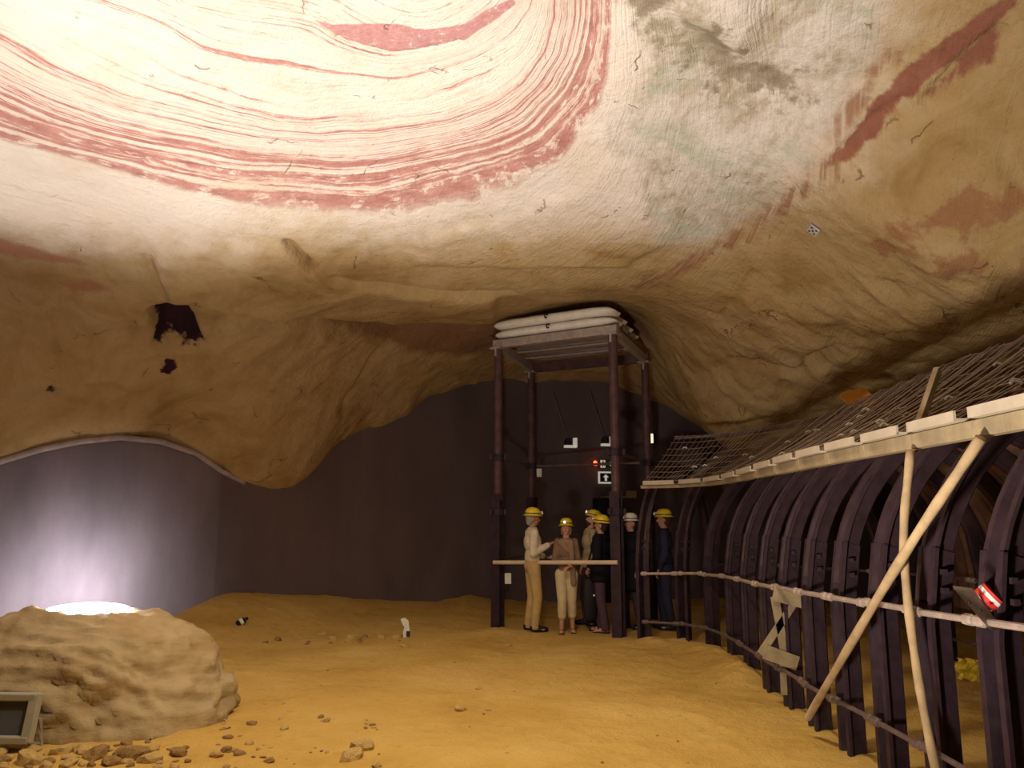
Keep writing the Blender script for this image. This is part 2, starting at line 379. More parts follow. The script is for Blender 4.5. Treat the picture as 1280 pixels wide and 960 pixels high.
    col = t.mix(inside('z_patch', 0.06, 0.012), col, t.ramp(t.noise(p, 14, 4, 0.7), [(0.28, (0.42, 0.20, 0.19)), (0.60, (0.52, 0.28, 0.26)), (0.68, (0.72, 0.55, 0.50))]))
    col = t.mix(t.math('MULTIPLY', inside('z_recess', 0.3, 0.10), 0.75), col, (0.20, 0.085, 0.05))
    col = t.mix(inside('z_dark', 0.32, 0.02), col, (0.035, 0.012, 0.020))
    # hairline cracks
    dn = t.n.new('ShaderNodeTexNoise'); t.l.new(p, dn.inputs['Vector']); dn.inputs['Scale'].default_value = 1.7; dn.inputs['Detail'].default_value = 4
    va = t.n.new('ShaderNodeVectorMath'); va.operation = 'MULTIPLY_ADD'; t.l.new(dn.outputs['Color'], va.inputs[0]); va.inputs[1].default_value = (0.9, 0.9, 0.9); t.l.new(p, va.inputs[2])
    ce = t.voro(va.outputs[0], 1.15, 'DISTANCE_TO_EDGE')
    crack = t.math('MULTIPLY', t.step(ce, 0.014, 0.004), t.step(t.noise(p, 2.3, 3), 0.60, 0.66))
    crack2 = t.math('MULTIPLY', t.step(t.voro(va.outputs[0], 3.1, 'DISTANCE_TO_EDGE'), 0.03, 0.01), t.step(t.noise(p, 5.3, 2), 0.70, 0.74))
    crack = t.math('MAXIMUM', crack, t.math('MULTIPLY', crack2, 0.6))
    col = t.mix(t.math('MULTIPLY', crack, 0.6), col, (0.13, 0.075, 0.035))
    h = t.math('ADD', t.math('MULTIPLY', n_mid, 0.6), t.math('MULTIPLY', n_fine, 0.35))
    h = t.math('ADD', h, t.math('MULTIPLY', streak2, 0.5))
    h = t.math('SUBTRACT', h, t.math('MULTIPLY', crack, 0.8))
    ridge = t.math('ABSOLUTE', t.math('SUBTRACT', t.noise(p, 2.4, 7, 0.6), 0.5))
    h = t.math('ADD', h, t.math('MULTIPLY', ridge, 2.2))
    return t.out(col, 0.85, 0.0, t.bump(h, 0.6, 0.07), 0.2)
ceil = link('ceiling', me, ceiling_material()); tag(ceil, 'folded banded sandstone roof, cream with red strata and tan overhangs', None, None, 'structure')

# ================================================================== FLOOR
fxs = np.r_[np.arange(-10.5,-4.5,0.15), np.arange(-4.5,3.2,0.025), np.arange(3.2,9.7,0.08)]; fys = np.r_[np.arange(-4.5,4.5,0.15), np.arange(4.5,13,0.03), np.arange(13,18.7,0.08)]
FX, FY = np.meshgrid(fxs, fys, indexing='ij'); FP = np.c_[FX.ravel(), FY.ravel()]
ARCH = [(1.81,11.2),(2.28,10.88),(2.52,10.35),(2.58,9.6),(2.55,8.85),(2.49,8.0),(2.45,7.28),(2.41,6.58),(2.39,5.92),(2.38,5.28),(2.37,4.64),(2.36,4.0),(2.36,3.36)]
def floor_z(P):
    P = np.atleast_2d(np.asarray(P, float)); x, y = P[:,0], P[:,1]
    z = 0.05*fbm(x, y, 0.7, 3, 41) + 0.022*fbm(x, y, 2.6, 3, 51) + 0.014*fbm(x, y, 6.5, 3, 61)
    wallline = [(-9.5,9.2),(-4.6,13.3),(-3.0,14.3),(-1.2,15.4),(0.3,16.4)]
    d = line_dist(P, wallline)
    hgt = np.interp(x, [-8,-5.3,-4.6,-3.2,-2.2,-1.4,-0.8,-0.2,0.4], [.05,.08,.44,.34,.17,.10,.20,.05,0])
    z += hgt*np.exp(-(d/1.6)**2)
    da = line_dist(P, [(1.9,11.0),(2.2,10.75),(2.42,10.2),(2.45,9.4),(2.38,8.6)])
    z += 0.10*np.exp(-(da/0.28)**2)*(0.7+fbm(x, y, 3, 2, 5))
    z += 0.10*np.exp(-(((x+0.2)**2+(y-12.0)**2)/0.10))
    flat = np.exp(-(((x-0.9)/1.3)**2+((y-12.0)/0.9)**2)**2); z *= (1-0.8*flat)
    return z
def fz(x, y): return float(floor_z([(x, y)])[0])
fz_all = floor_z(FP)
fme = grid_mesh('floor', fxs, fys, fz_all.reshape(FX.shape))
def sand_material():
    t = NT('yellow_sand'); p = t.pos()
    a = t.noise(p, 0.8, 6, 0.6); b = t.noise(p, 7, 6, 0.68); c = t.noise(p, 45, 4, 0.7)
    col = t.ramp(a, [(0.3, (0.54, 0.33, 0.085)), (0.5, (0.64, 0.41, 0.12)), (0.7, (0.70, 0.475, 0.165))])
    col = t.mix(t.math('MULTIPLY', t.step(b, 0.56, 0.75), 0.5), col, (0.40, 0.20, 0.05))
    col = t.mix(t.math('MULTIPLY', t.step(c, 0.62, 0.8), 0.4), col, (0.34, 0.18, 0.05))
    h = t.math('ADD', t.math('MULTIPLY', b, 0.7), t.math('MULTIPLY', c, 0.25))
    return t.out(col, 0.95, 0, t.bump(h, 0.9, 0.06), 0.1)
SAND = sand_material()
fl = link('floor', fme, SAND); tag(fl, 'trodden yellow sand floor with a low drift along the wall', None, None, 'structure')

# ================================================================== WALLS
def wall_material(name, col):
    t = NT(name); p = t.pos(); q = t.n.new('ShaderNodeMapping'); t.l.new(p, q.inputs[0]); q.inputs['Scale'].default_value = (1, 1, 0.35)
    a = t.noise(q.outputs[0], 1.4, 6, 0.6); b = t.noise(p, 30, 4, 0.7)
    c = t.ramp(a, [(0.3, tuple(x*0.78 for x in col)), (0.7, tuple(x*1.2 for x in col))])
    return t.out(c, 0.9, 0, t.bump(t.math('ADD', a, t.math('MULTIPLY', b, 0.3)), 0.3, 0.04), 0.15)
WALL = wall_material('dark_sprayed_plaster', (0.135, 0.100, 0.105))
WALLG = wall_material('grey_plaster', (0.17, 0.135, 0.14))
def wall_strip(name, pts, z0, tops, th, m, label, sub=10):
    """upright slab following plan points, top heights given per point; thickness away from the room"""
    bm = bmesh.new(); P = []
    for (a, b), (ta, tb) in zip(zip(pts, pts[1:]), zip(tops, tops[1:])):
        for k in range(sub):
            f = k/sub; P.append((a[0]+(b[0]-a[0])*f, a[1]+(b[1]-a[1])*f, ta+(tb-ta)*f))
    P.append((*pts[-1], tops[-1]))
    rows = []
    for i, (x, y, tz) in enumerate(P):
        a = P[max(i-1, 0)]; b = P[min(i+1, len(P)-1)]
        d = Vector((b[0]-a[0], b[1]-a[1], 0)).normalized(); n = Vector((-d.y, d.x, 0))
        rows.append([bm.verts.new((x, y, z0)), bm.verts.new((x, y, tz)), bm.verts.new((x+n.x*th, y+n.y*th, tz)), bm.verts.new((x+n.x*th, y+n.y*th, z0))])
    for A, B in zip(rows, rows[1:]):
        for k in range(4): bm.faces.new((A[k], A[(k+1)%4], B[(k+1)%4], B[k]))
    bm.faces.new(rows[0]); bm.faces.new(rows[-1]); fixn(bm)
    o = obj(name, bm, m); tag(o, label, None, None, 'structure'); return o
wall_strip('wall_back', [(-4.75,13.15),(-3.0,14.3),(-1.2,15.4),(0.4,16.45),(3.0,17.0),(8.6,17.3)], -0.6, [4.5,5,5,5,5,5], 0.3, WALL, 'dark brown plastered rear wall behind the scaffold tower')
larch = [(0-60,588),(0,577),(50,562),(100,552),(150,547),(200,552),(245,567),(275,588),(305,604)]
lpts, ltop = [], []
for px, py in larch:
    d = ray(px, py); X0, Y0, X1, Y1 = -4.6, 13.3, -8.6, 9.8     # plane of the arched wall
    t_ = (X0*(Y1-Y0)-Y0*(X1-X0))/(d[0]*(Y1-Y0)-d[1]*(X1-X0)); lpts.append((d[0]*t_, d[1]*t_)); ltop.append(1.6+d[2]*t_)
lw = wall_strip('wall_left', [(-9.6,8.9)]+lpts, -0.6, [2.0]+ltop, 0.18, WALLG, 'grey plaster wall with a curved top, lit by the added floodlight')
bm = bmesh.new(); lp = [Vector((x, y, z)) for (x, y), z in zip(lpts, ltop)]
fine = []
for a, b in zip(lp, lp[1:]):
    fine += [a.lerp(b, k/5) for k in range(5)]
fine.append(lp[-1])
tube(bm, [v + Vector((0.02, -0.03, 0.0)) for v in fine], 0.045, 8)
tr = obj('trim_1', bm, simple('pale_plaster_edge', (0.36, 0.29, 0.27)), None, True); tag(tr, 'pale rounded plaster edge along the curved top of the grey wall', None, None, 'structure')
wall_strip('wall_right', [(8.6,17.3),(8.2,8),(8.4,-4.2)], -0.6, [4.5,4.5,5], 0.3, WALL, 'dark wall beyond the steel arches')
wall_strip('wall_front', [(8.4,-4.2),(-9.6,-4.2)], -0.6, [6,6], 0.3, WALL, 'dark wall behind the viewpoint')
wall_strip('wall_far_left', [(-9.6,-4.2),(-9.6,8.9)], -0.6, [6,6], 0.3, WALL, 'dark side wall of the chamber')

# ================================================================== materials
STEEL = simple('dark_rusty_steel', (0.038, 0.020, 0.030), 0.62, 0.25, 0.4, 9, 0.25, 60, 0.01, 0.35)
STEEL2 = simple('brown_painted_steel', (0.10, 0.052, 0.056), 0.6, 0.2, 0.35, 7, 0.2, 50, 0.01, 0.35)
STEELC = simple('dark_arch_steel', (0.050, 0.027, 0.034), 0.55, 0.3, 0.35, 7, 0.2, 50, 0.01, 0.4)
GALV = simple('galvanised_steel', (0.42, 0.36, 0.34), 0.5, 0.3, 0.2, 12, 0.1, 60, 0.005, 0.4)
WIRE = simple('wire', (0.34, 0.26, 0.21), 0.55, 0.3, 0.3, 12, 0.0)
TIMBER = simple('grey_timber', (0.31, 0.24, 0.145), 0.8, 0, 0.25, 8, 0.3, 30, 0.01)
POLE = simple('peeled_pole_wood', (0.38, 0.27, 0.15), 0.8, 0, 0.3, 6, 0.3, 25, 0.01)
PLANK = simple('brown_lagging', (0.16, 0.085, 0.055), 0.8, 0, 0.35, 5, 0.3, 30, 0.01)
PIPE = simple('pale_pipe', (0.40, 0.32, 0.28), 0.5, 0.2, 0.25, 10, 0.1, 50, 0.004, 0.4)
PIPED = simple('dull_pipe', (0.15, 0.105, 0.10), 0.55, 0.3, 0.3, 10, 0.1, 50, 0.004, 0.4)
BAG = simple('white_woven_bag', (0.86, 0.82, 0.75), 0.85, 0, 0.08, 10, 0.3, 90, 0.006)
BAGG = simple('grey_bag', (0.30, 0.24, 0.22), 0.85, 0, 0.2, 10, 0.3, 90, 0.006)
BLACK = simple('black', (0.012, 0.010, 0.014), 0.6, 0, 0.2, 10, 0)
WHITE = simple('white_plastic', (0.75, 0.73, 0.68), 0.5, 0, 0.06, 10, 0)
GREYB = simple('grey_board', (0.52, 0.47, 0.40), 0.7, 0, 0.2, 10, 0.1)
STONE = simple('pale_stone', (0.56, 0.38, 0.15), 0.9, 0, 0.3, 9, 0.5, 30, 0.02)
STONED = simple('dark_stone', (0.32, 0.19, 0.075), 0.9, 0, 0.3, 9, 0.5, 30, 0.02)
ORANGE = simple('orange_plastic', (0.62, 0.27, 0.035), 0.55, 0, 0.12, 6, 0.05)
YELL = simple('yellow_sheet', (0.78, 0.55, 0.05), 0.6, 0, 0.1, 6, 0.1)
RED = simple('red_plastic', (0.60, 0.03, 0.03), 0.45, 0, 0.1, 6, 0)
ORD = ['first','second','third','fourth','fifth','sixth','seventh','eighth','ninth','tenth','eleventh','twelfth','thirteenth','fourteenth']

# ================================================================== BOULDER AND FLOODLIGHTS
def boulder():
    cx, cyy = -3.52, 7.0; hx, hy, hz = 1.16, 0.82, 0.92
    bm = bmesh.new(); bmesh.ops.create_icosphere(bm, subdivisions=6, radius=1.0)
    tilt = Vector((0.30, 0.1, 0.95)).normalized()
    for v in bm.verts:
        n = v.co.normalized(); e = 0.62
        p = Vector((math.copysign(abs(n.x)**e, n.x), math.copysign(abs(n.y)**e, n.y), math.copysign(abs(n.z)**0.75, n.z)))
        p = n*(0.35) + p*0.65
        q = Vector((p.x*hx, p.y*hy, p.z*hz))
        q.z -= 0.16*max(0, (q.x)/hx)**2 * (1 if q.z > 0 else 0)
        if q.z > 0: q.x *= 1-0.13*(q.z/hz); q.y *= 1-0.15*(q.z/hz)
        k = 0.10*(mnoise.noise(q*1.6+Vector((3,1,2)))) + 0.07*(0.35-abs(mnoise.noise(q*3.1))) + 0.05*(0.3-abs(mnoise.noise(q*6.5+Vector((4,4,4))))) + 0.02*mnoise.noise(q*14)
        L = (q.dot(tilt))*6.5 + 0.9*mnoise.noise(q*1.3); fr = L-math.floor(L)
        side = 1-abs(n.z)**3
        k += side*(-0.040*math.exp(-((fr-0.5)/0.06)**2) + 0.045*(fr-0.5))*(0.7+0.9*mnoise.noise(q*1.1+Vector((9,0,0))))
        cell = mnoise.cell(Vector((q.x*1.7+mnoise.noise(q*2)*0.4, q.y*1.7, L*0.5)))
        k += 0.045*cell*side
        q += n*k
        # shallow hollow in the crown where the lamp lies
        hd = ((q.x+0.17)/0.40)**2 + ((q.y-0.10)/0.26)**2
        if q.z > 0.3: q.z -= 0.13*math.exp(-hd**2*0.8)
        v.co = Vector((cx, cyy, 0.0)) + q
    o = obj('boulder', bm, None, None, True)
    t = NT('boulder_sandstone'); p = t.pos()
    m = t.n.new('ShaderNodeMapping'); t.l.new(p, m.inputs[0]); m.inputs['Rotation'].default_value = (0.1, -0.28, 0); m.inputs['Scale'].default_value = (0.6, 0.6, 4.0)
    a = t.noise(m.outputs[0], 1.6, 5, 0.6); b = t.noise(p, 9, 6, 0.65)
    col = t.ramp(a, [(0.3, (0.36, 0.25, 0.125)), (0.5, (0.47, 0.36, 0.22)), (0.7, (0.42, 0.29, 0.155))])
    col = t.mix(t.math('MULTIPLY', t.step(b, 0.55, 0.75), 0.4), col, (0.38, 0.22, 0.11))
    o.data.materials.append(t.out(col, 0.9, 0, t.bump(t.math('ADD', a, b), 0.5, 0.03), 0.1))
    tag(o, 'large pale sandstone boulder with a glowing lamp on top', 'boulder')
boulder()
# lamp lying in the hollow of the boulder
LAMP = (-3.66, 7.13, 0.825)
fl_ = thing('floodlight', 'brightly shining white floodlight lying on the boulder top', 'floodlight', LAMP)
fl_.rotation_euler = (math.radians(17), 0, 0)
bm = bmesh.new(); box(bm, (0,0.01,-0.035), (0.60,0.20,0.06), None, 0.015); obj('housing', bm, BLACK, fl_)
pl_ = bpy.data.lights.new('lamp_bulb', 'POINT'); po_ = bpy.data.objects.new('lamp_bulb', pl_); C.objects.link(po_); pl_.energy = 22; pl_.color = (0.9, 0.92, 1.0); pl_.shadow_soft_size = 0.08; po_.location = (LAMP[0], LAMP[1], LAMP[2]+0.16)
bm = bmesh.new(); lathe(bm, [(0,.022),(.9,.022),(1,.014),(1,0),(0,0)], 28, Matrix.Diagonal((0.36,0.15,1,1))); obj('lens', bm, emis('lamp_glow', (0.95, 0.95, 1.0), 60.0), fl_)
bm = bmesh.new()
tube(bm, [(-0.32,0,-0.03),(-0.34,0.1,-0.06),(-0.30,0.17,-0.07),(0.30,0.17,-0.07),(0.34,0.1,-0.06),(0.32,0,-0.03)], 0.012, 6); obj('bracket', bm, STEEL, fl_)
# unseen floodlight added to brighten the wall; grey one by the boulder follows
wl = thing('floodlight', 'unseen black floodlight added behind the boulder to brighten the grey wall', 'floodlight', (-5.46, 10.83, 0.10), math.radians(42))
Rw = Matrix.Rotation(math.radians(-30), 3, 'X')
bm = bmesh.new(); box(bm, (0,0,.16), (.30,.10,.18), Rw, .015); obj('housing', bm, BLACK, wl)
bm = bmesh.new(); box(bm, Vector((0,0,.16))+Rw @ Vector((0,.055,0)), (.26,.012,.15), Rw); obj('lens', bm, emis('wash_glow', (.86,.88,1.0), 12), wl)
bm = bmesh.new(); tube(bm, [(-.17,0,.16),(-.18,0,.0),(.18,0,.0),(.17,0,.16)], .013, 6); obj('bracket', bm, GALV, wl)
gl = thing('floodlight', 'grey framed floodlight standing on the rubble at the boulder foot', 'floodlight', (-3.66, 5.98, 0.02), math.radians(-3))
R_ = Matrix.Rotation(math.radians(-12), 3, 'X')
def gp(x, y, z): return R_ @ Vector((x, y, z)) + Vector((0, 0, 0.20))
bm = bmesh.new()
for a, b in (((-.30,-.02,.14),(.30,-.02,.14)), ((-.30,-.02,-.14),(.30,-.02,-.14))): bar(bm, gp(*a), gp(*b), 0.07, 0.05, 0.008)
for a, b in (((-.28,-.02,-.16),(-.28,-.02,.165)), ((.28,-.02,-.16),(.28,-.02,.165))): bar(bm, gp(*a), gp(*b), 0.06, 0.07, 0.008)
obj('frame', bm, simple('lamp_frame_grey', (0.40,0.37,0.31), 0.6, 0.1, 0.1, 10, 0.1), gl)
bm = bmesh.new(); box(bm, gp(0,0.0,0), (0.52,0.02,0.26), R_); obj('glass', bm, simple('dark_glass', (0.10,0.10,0.11), 0.15, 0, 0.2, 4, 0, spec=0.6), gl)
bm = bmesh.new(); box(bm, gp(0,0.07,0), (0.5,0.11,0.25), R_, 0.02); obj('housing', bm, STEEL, gl)
bm = bmesh.new(); tube(bm, [gp(-.31,0.03,0),(-.33,.05,.02),(.33,.05,.02),gp(.31,.03,0)], 0.014, 6); obj('bracket', bm, GALV, gl)

# ================================================================== SCAFFOLD TOWER WITH SANDBAGS
FL = atz(622, 785, 0); FR = atz(774, 797, 0); ZT = 4.28
BLp = atz(664, 466, ZT); BRp = atz(806, 454, ZT); BL = Vector((BLp.x, BLp.y, 0)); BR = Vector((BRp.x, BRp.y, 0))
TW = thing('scaffold_tower', 'tall brown steel scaffold tower carrying white sandbags below the rock roof', 'scaffold', (FL+FR)/2)
T0 = TW.location.copy()
def tl(v): return Vector(v) - T0
edge = (FR-FL).normalized()
for q in (FL, FR, BL, BR):
    p = tl(q); bm = bmesh.new(); a = math.atan2(edge.y, edge.x); Rz = Matrix.Rotation(a, 3, 'Z')
    for (ox, oy, sx, sy) in ((0, .065, .15, .02), (0, -.065, .15, .02), (0, 0, .03, .13)):
        box(bm, Vector((p.x, p.y, 0.95)) + Rz @ Vector((ox, oy, 0)), (sx, sy, 2.1), Rz)
    ps = obj('post', bm, STEEL, TW)
    bm = bmesh.new(); tube(bm, [(p.x, p.y, 1.9), (p.x, p.y, ZT)], 0.066, 12); obj('inner_tube', bm, STEEL2, ps, False)
    for zc_ in (1.72, 2.56):
        bm = bmesh.new(); lathe(bm, [(0.07, -.05), (0.10, -.05), (0.10, .05), (0.07, .05)], 14, Matrix.Translation((p.x, p.y, zc_)))
        for k in range(2): box(bm, (p.x+(0.11 if k else -0.11), p.y-0.03, zc_), (0.04, 0.08, 0.08))
        obj('collar', bm, STEEL, ps)
    bm = bmesh.new(); box(bm, (p.x, p.y, ZT+0.01), (0.20, 0.20, 0.03), Rz); box(bm, (p.x, p.y, ZT-0.06), (0.03, 0.19, 0.12), Rz); obj('head_plate', bm, GALV, ps)
def beam(name, a, b, z, wdt, h, m):
    bm = bmesh.new(); bar(bm, tl(a)+Vector((0,0,z)), tl(b)+Vector((0,0,z)), wdt, h, 0.006); return obj(name, bm, m, TW)
beam('top_beam', FL-edge*0.08, FR+edge*0.08, ZT+0.08, 0.10, 0.13, GALV)
beam('top_beam', BL-edge*0.08, BR+edge*0.08, ZT+0.09, 0.10, 0.16, STEEL2)
sd = (BL-FL).normalized()
beam('side_beam', FL, BL, ZT+0.07, 0.08, 0.14, GALV); beam('side_beam', FR, BR, ZT+0.07, 0.08, 0.14, GALV)
for k in range(1, 4):
    f = k/4; beam('cross_bar', FL.lerp(BL, f), FR.lerp(BR, f), ZT+0.16, 0.04, 0.03, GALV)
bm = bmesh.new(); A_ = aty(617, 703, FL.y-0.1); B_ = aty(772, 703, FR.y-0.1); tube(bm, [tl(A_), tl(B_)], 0.030, 10); obj('guard_rail', bm, simple('pale_timber_rail', (0.62,0.50,0.36), 0.6, 0, 0.12, 8, 0.1), TW)
for a, b, z in ((FL, BL, 2.56), (FR, BR, 2.56), (FL, BL, 1.0)):
    bm = bmesh.new(); tube(bm, [tl(a)+Vector((0,0,z)), tl(b)+Vector((0,0,z))], 0.022, 8); obj('side_rail', bm, PIPED, TW)
bm = bmesh.new(); tube(bm, [tl(BL)+Vector((0,0,2.56)), tl(BR)+Vector((0,0,2.56))], 0.022, 8); obj('side_rail', bm, PIPED, TW)

def bag_mesh(L, W, H, seed, tie=True):
    bm = bmesh.new(); nu, nv = 40, 20; rows = []
    for i in range(nu+1):
        u = -1 + 2*i/nu; e = max(0.0, 1-abs(u)**7)**0.5
        w_ = 0.10+0.90*e; row = []
        for j in range(nv):
            a = 2*PI*j/nv; ca, sa = math.cos(a), math.sin(a)
            x = math.copysign(abs(ca)**0.75, ca)*W/2*(0.35+0.65*w_); z = math.copysign(abs(sa)**0.8, sa)*H/2*w_
            n = mnoise.noise(Vector((u*5+seed*7.7, ca*1.5, sa*1.5)))
            row.append(bm.verts.new((u*L/2*(1-0.02*abs(sa)), x + 0.01*n, z*(1+0.16*n))))
        rows.append(row)
    for A, B in zip(rows, rows[1:]):
        for j in range(nv): bm.faces.new((A[j], A[(j+1)%nv], B[(j+1)%nv], B[j]))
    bm.faces.new(rows[0]); bm.faces.new(rows[-1]); fixn(bm)
    return bm
wid = (FR-FL).length + 0.16; dep = (BL-FL).length
ang_e = math.atan2(edge.y, edge.x)
ROWN = ['front', 'second', 'third', 'rear']
for r in range(4):
    f = (r+0.42)/4.0
    base = FL.lerp(BL, f).lerp(FR.lerp(BR, f), 0.5)
    for l in range(2):
        W = dep/4*0.97; H = 0.165
        lab = ('%s white sandbag in the %s row on the scaffold tower' % (('lower', 'upper')[l], ROWN[r]))
        root = thing('sandbag', lab, 'sandbag', (base.x-(0.03 if l else 0)*edge.x, base.y, ZT+0.165+H*(0.5+l*0.96)), ang_e, 'sandbags on the scaffold tower')
        obj('sack', bag_mesh(wid, W, H, r*2+l), BAG if r == 0 else (BAG if l else BAGG), root, True)
        if r == 0:
            bm = bmesh.new(); pts = [(0.02*math.cos(a_)*1.3-0.02, -W/2-0.012+0.01*math.sin(a_*2), 0.022*math.sin(a_)*1.3+0.01) for a_ in np.linspace(0.5, 5.6, 10)]
            tube(bm, pts, 0.011, 6); obj('tie', bm, BLACK, root)

# ================================================================== STEEL ARCH TUNNEL
AP = [Vector((x, y, 0)) for x, y in ARCH]
def tang(i):
    a = AP[max(i-1, 0)]; b = AP[min(i+1, len(AP)-1)]; return (b-a).normalized()
def normal(i): t = tang(i); return Vector((-t.y, t.x, 0)) if Vector((-t.y, t.x, 0)).x > 0 or Vector((-t.y, t.x, 0)).y > 0.5 else Vector((t.y, -t.x, 0))
WT = 2.45; STR = 0.95; RX = WT/2; RZ = 1.42
def arch_pt(i, f):
    """f: 0 left foot .. 1 right foot (by height / angle)"""
    n = normal(i)
    if f < 0.3: o, z = 0.0, STR*f/0.3
    elif f > 0.7: o, z = WT, STR*(1-f)/0.3
    else:
        a = PI*(1-(f-0.3)/0.4); o, z = RX+RX*math.cos(a), STR+RZ*math.sin(a)**0.92
    return AP[i] + n*o + Vector((0, 0, z))
SEC = [(-.085,.065),(-.085,.045),(-.055,.045),(-.045,-.05),(-.02,-.065),(.02,-.065),(.045,-.05),(.055,.045),(.085,.045),(.085,.065),(.045,.065),(.03,-.03),(.0,-.04),(-.03,-.03),(-.045,.065)]
def arch_seg(i, f0, f1, n=14, z0=None, k=1.0):
    bm = bmesh.new(); pts, fr = [], []; t = tang(i)
    for j in range(n+1):
        f = f0+(f1-f0)*j/n; p = arch_pt(i, f); q = arch_pt(i, min(1, f+0.01))-arch_pt(i, max(0, f-0.01))
        if z0 is not None and f < 1e-6: p.z = z0
        if z0 is not None and f > 1-1e-6: p.z = z0
        inn = q.cross(t).normalized()
        c = AP[i]+normal(i)*RX+Vector((0,0,0.9)); 
        if inn.dot(p-c) < 0: inn = -inn
        pts.append(p); fr.append((t*k, inn*k))
    sweep(bm, pts, SEC, fr); fixn(bm); return bm
for i in range(len(AP)):
    n_ = normal(i); z0 = -0.06
    root = thing('steel_arch', 'dark steel tunnel arch, %s counted from the scaffold tower' % ORD[i], 'arch', AP[i], 0, 'steel arches of the tunnel')
    def put(name, bm, m, par=root):
        for v in bm.verts: v.co -= AP[i]
        return obj(name, bm, m, par)
    put('leg', arch_seg(i, 0, 0.34, 10, z0, 1.15), STEEL)
    put('crown', arch_seg(i, 0.315, 0.685, 30, None, 1.02), STEELC)
    put('leg', arch_seg(i, 0.66, 1.0, 10, z0, 1.15), STEEL)
    for f in (0.325, 0.675):
        p = arch_pt(i, f); bm = bmesh.new()
        for dz in (-0.05, 0.05):
            box(bm, p+Vector((0,0,dz)), (0.03, 0.22, 0.03), Matrix.Rotation(math.atan2(tang(i).y, tang(i).x)+PI/2, 3, 'Z'))
        put('clamp', bm, STEEL)
# strut pipes between the legs
for side, hs in ((0, (0.30, 0.96)), (1, (0.30, 0.96))):
    for hz in hs:
        for i in range(len(AP)-1):
            off = -0.125 if side == 0 else WT-0.12
            hh = lambda j: (hz-0.07+0.021*j if hz > 0.5 else hz-0.04+0.012*j)
            a = AP[i]+normal(i)*off+Vector((0,0,hh(i)+0.008*random.uniform(-1,1))); b = AP[i+1]+normal(i+1)*off+Vector((0,0,hh(i+1)+0.008*random.uniform(-1,1)))
            d = (b-a)
            if d.length < 0.12: continue
            dn = d.normalized()
            lab = '%s strut pipe between the %s and %s arches from the tower, %s side' % (('low','high')[hz > 0.5], ORD[i], ORD[i+1], ('sand', 'far')[side])
            root = thing('strut_pipe', lab, 'pipe', a, 0, 'strut pipes between the arches')
            bm = bmesh.new(); tube(bm, [dn*0.06, d-dn*0.06], 0.018 if hz > 0.5 else 0.016, 8); obj('tube', bm, PIPE if (hz > 0.5 and side == 0) else PIPED, root, False)
            for e in (dn*0.05, d-dn*0.05):
                bm = bmesh.new(); tube(bm, [e-dn*0.045, e-dn*0.03, e+dn*0.03, e+dn*0.045], [0.020, 0.029, 0.029, 0.020], 8); obj('clamp', bm, PIPED if hz < .5 else PIPE, root)
# curved lagging boards on the far side of the tunnel
for i in range(3, len(AP)-1):
    root = thing('lagging_panel', 'brown board lagging behind the %s and %s arches from the tower' % (ORD[i], ORD[i+1]), 'lagging', (AP[i]+AP[i+1])/2+normal(i)*WT, 0, 'lagging between the arches')
    for k in range(4):
        f0 = (k+0.08)/4; f1 = (k+0.86)/4; bm = bmesh.new(); rows = []
        for j in range(13):
            f = 0.55+0.22*j/12 if j < 12 else 0.80
            A, B = arch_pt(i, f), arch_pt(i+1, f); nA = normal(i)
            cc = AP[i]+nA*RX+Vector((0,0,0.9)); o_ = (A-cc).normalized()*0.085; o2 = (A-cc).normalized()*0.105
            p0 = A.lerp(B, f0)-root.location; p1 = A.lerp(B, f1)-root.location
            rows.append([bm.verts.new(p0+o_), bm.verts.new(p1+o_), bm.verts.new(p1+o2), bm.verts.new(p0+o2)])
        for A_, B_ in zip(rows, rows[1:]):
            for q in range(4): bm.faces.new((A_[q], A_[(q+1)%4], B_[(q+1)%4], B_[q]))
        bm.faces.new(rows[0]); bm.faces.new(rows[-1]); fixn(bm); obj('board', bm, PLANK, root)
# edge beam, angle pieces and sloping wire mesh canopy
def rail_pt(i, f, off, z):
    A = AP[i]+normal(i)*off; B = AP[i+1]+normal(i+1)*off; return A.lerp(B, f)+Vector((0,0,z))
ZE = 2.10
for i in range(len(AP)-1):
    a, b = rail_pt(i, 0, -0.02, ZE-0.05), rail_pt(i, 1, -0.02, ZE-0.05)
    root = thing('edge_beam', 'grey canopy edge beam over the %s bay from the scaffold tower' % ORD[i], 'beam', a, 0, 'edge beams of the mesh canopy')
    big = 0.72 if i > 5 else (0.35, .35, .38, .42, .5, .6)[i]
    bm = bmesh.new(); bar(bm, Vector(), b-a, 0.07, 0.12*big, 0.004); obj('timber', bm, TIMBER, root)
    bm = bmesh.new(); d = b-a; up = Vector((0,0,0.06*big+0.012)); sdv = normal(i)*-0.05
    bar(bm, d*0.1+up+sdv*0.3, d*0.9+up+sdv*0.3, 0.13, 0.016); bar(bm, d*0.1+up+sdv*1.5+Vector((0,0,0.02)), d*0.9+up+sdv*1.5+Vector((0,0,0.02)), 0.014, 0.055)
    obj('angle_piece', bm, simple('pale_angle', (0.46,0.39,0.30), 0.6, 0, 0.1, 8, 0.05) if i == 0 else bpy.data.materials['pale_angle'], root)
SL, RISE = 1.20, 0.75
